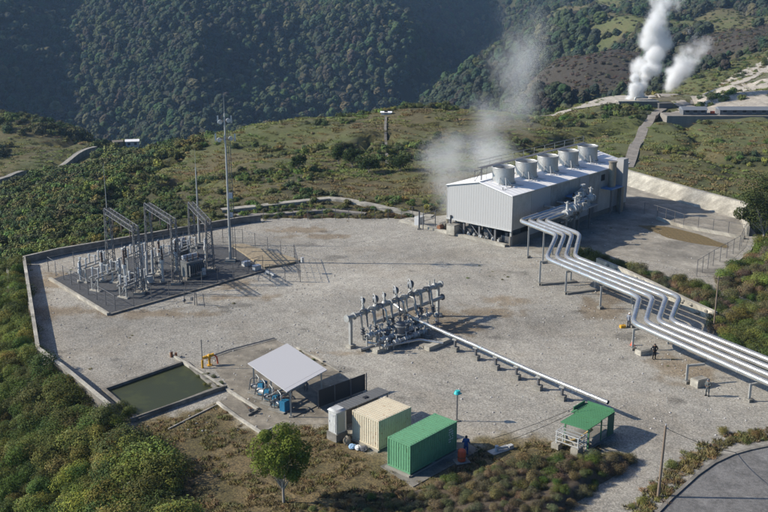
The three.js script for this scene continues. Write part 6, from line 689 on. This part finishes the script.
// ---------------------------------------------------------------- steam: clouds of fine droplets
function steam(name, label, path, size, count, seedv, puff) {
  // path: [x, y, z, radius, weight]; soft puffs of droplets fill billows strung along it
  seed = seedv; const billows = []; for (let i = 0; i < path.length - 1; i++) { const a = path[i], b = path[i + 1], n = 10; for (let k = 0; k < n; k++) { const t = (k + rnd()) / n, R = lerp(a[3], b[3], t), w = lerp(a[4], b[4], t), r = R * rr(0.3, 0.7); billows.push([lerp(a[0], b[0], t) + rr(-1, 1) * (R - r * 0.6), lerp(a[1], b[1], t) + rr(-0.6, 0.6) * R, lerp(a[2], b[2], t) + rr(-1, 1) * (R - r * 0.6), r, w * r * r * rr(0.5, 1.5)]); } }
  const gauss = () => Math.sqrt(-2 * Math.log(1 - rnd() * 0.985)) * Math.cos(rnd() * 6.2832);
  const droplets = () => { const pos = [], nor = []; for (let i = 0; i < 170; i++) { const c = V(gauss(), gauss(), gauss()).multiplyScalar(0.5), n = V(gauss(), gauss(), gauss()).normalize(), t = V(gauss(), gauss(), gauss()).cross(n).normalize(), w = n.clone().cross(t), s = size / puff; for (const [p, q] of [[-0.6, -0.4], [0.6, -0.4], [0, 0.75]]) { pos.push(c.x + (t.x * p + w.x * q) * s, c.y + (t.y * p + w.y * q) * s, c.z + (t.z * p + w.z * q) * s); nor.push(n.x, n.y, n.z); } } const g = new THREE.BufferGeometry(); g.setAttribute('position', new THREE.Float32BufferAttribute(pos, 3)); g.setAttribute('normal', new THREE.Float32BufferAttribute(nor, 3)); return g; };
  const total = billows.reduce((s, b) => s + b[4], 0), im = new THREE.InstancedMesh(droplets(), new THREE.MeshPhysicalMaterial({ color: new THREE.Color(0.97, 0.97, 0.97), roughness: 1, transmission: 0.5, thickness: 0, specularIntensity: 0, ior: 1.01 }), count), m = new THREE.Matrix4(), q = new THREE.Quaternion(), e = new THREE.Euler(); let i = 0;
  for (const b of billows) { let n = Math.round(count * b[4] / total); for (; n > 0 && i < count; n--, i++) { const u = rr(-1, 1), a = rr(0, 6.283), s = Math.sqrt(1 - u * u), k = b[3] * Math.pow(rnd(), 0.5) * 0.95; e.set(rr(0, 6.28), rr(0, 6.28), rr(0, 6.28)); q.setFromEuler(e); const sc = puff * rr(0.8, 1.25); m.compose(V(b[0] + s * Math.cos(a) * k, b[1] + u * k, b[2] + s * Math.sin(a) * k), q, V(sc, sc, sc)); im.setMatrixAt(i, m); } }
  im.count = i; im.name = numbered(name); im.castShadow = im.receiveShadow = true; scene.add(im); tag(im, label, 'steam', null, 'stuff');
}
{
  const y = ground(68.3, -276);
  steam('steam_plume', 'thick white steam column rising from the far concrete block', [[68.2, y + 1, -276, 1.2, 2.2], [69.5, y + 6, -276, 2.6, 2], [72.2, y + 12, -277, 3.8, 1.2], [74.2, y + 18, -278, 4.4, 0.6], [74.8, y + 23, -279, 4.4, 0.28], [77.5, y + 28, -280, 5, 0.07]], 0.04, 7400, 611, 0.75);
  steam('steam_plume', 'smaller white steam cloud behind the main column', [[97, 0, -340, 2.2, 2], [99, 4, -340, 3.2, 1.0], [101, 8, -341, 3.8, 0.4], [104, 12, -342, 4.6, 0.12], [107, 17, -343, 5, 0.04]], 0.05, 1700, 612, 1.1);
  steam('steam_plume', 'thin grey steam drifting up behind the plant gable', [[12, 1, -160, 3.5, 0.9], [10, 6, -161, 4.8, 1], [12, 10, -162, 5.5, 0.9], [17, 12, -164, 5.6, 0.9], [20, 16, -166, 5.4, 0.6], [21, 19, -168, 5.4, 0.25]], 0.012, 9600, 613, 1.4);
  steam('steam_plume', 'faint detached steam cloud high in front of the mountain', [[21.5, 21.5, -171, 4.6, 0.5], [22.5, 25.5, -173, 5.2, 0.7], [25, 29.5, -174, 5.4, 0.35]], 0.012, 2700, 614, 1.8);
}
renderer.render(scene, camera);
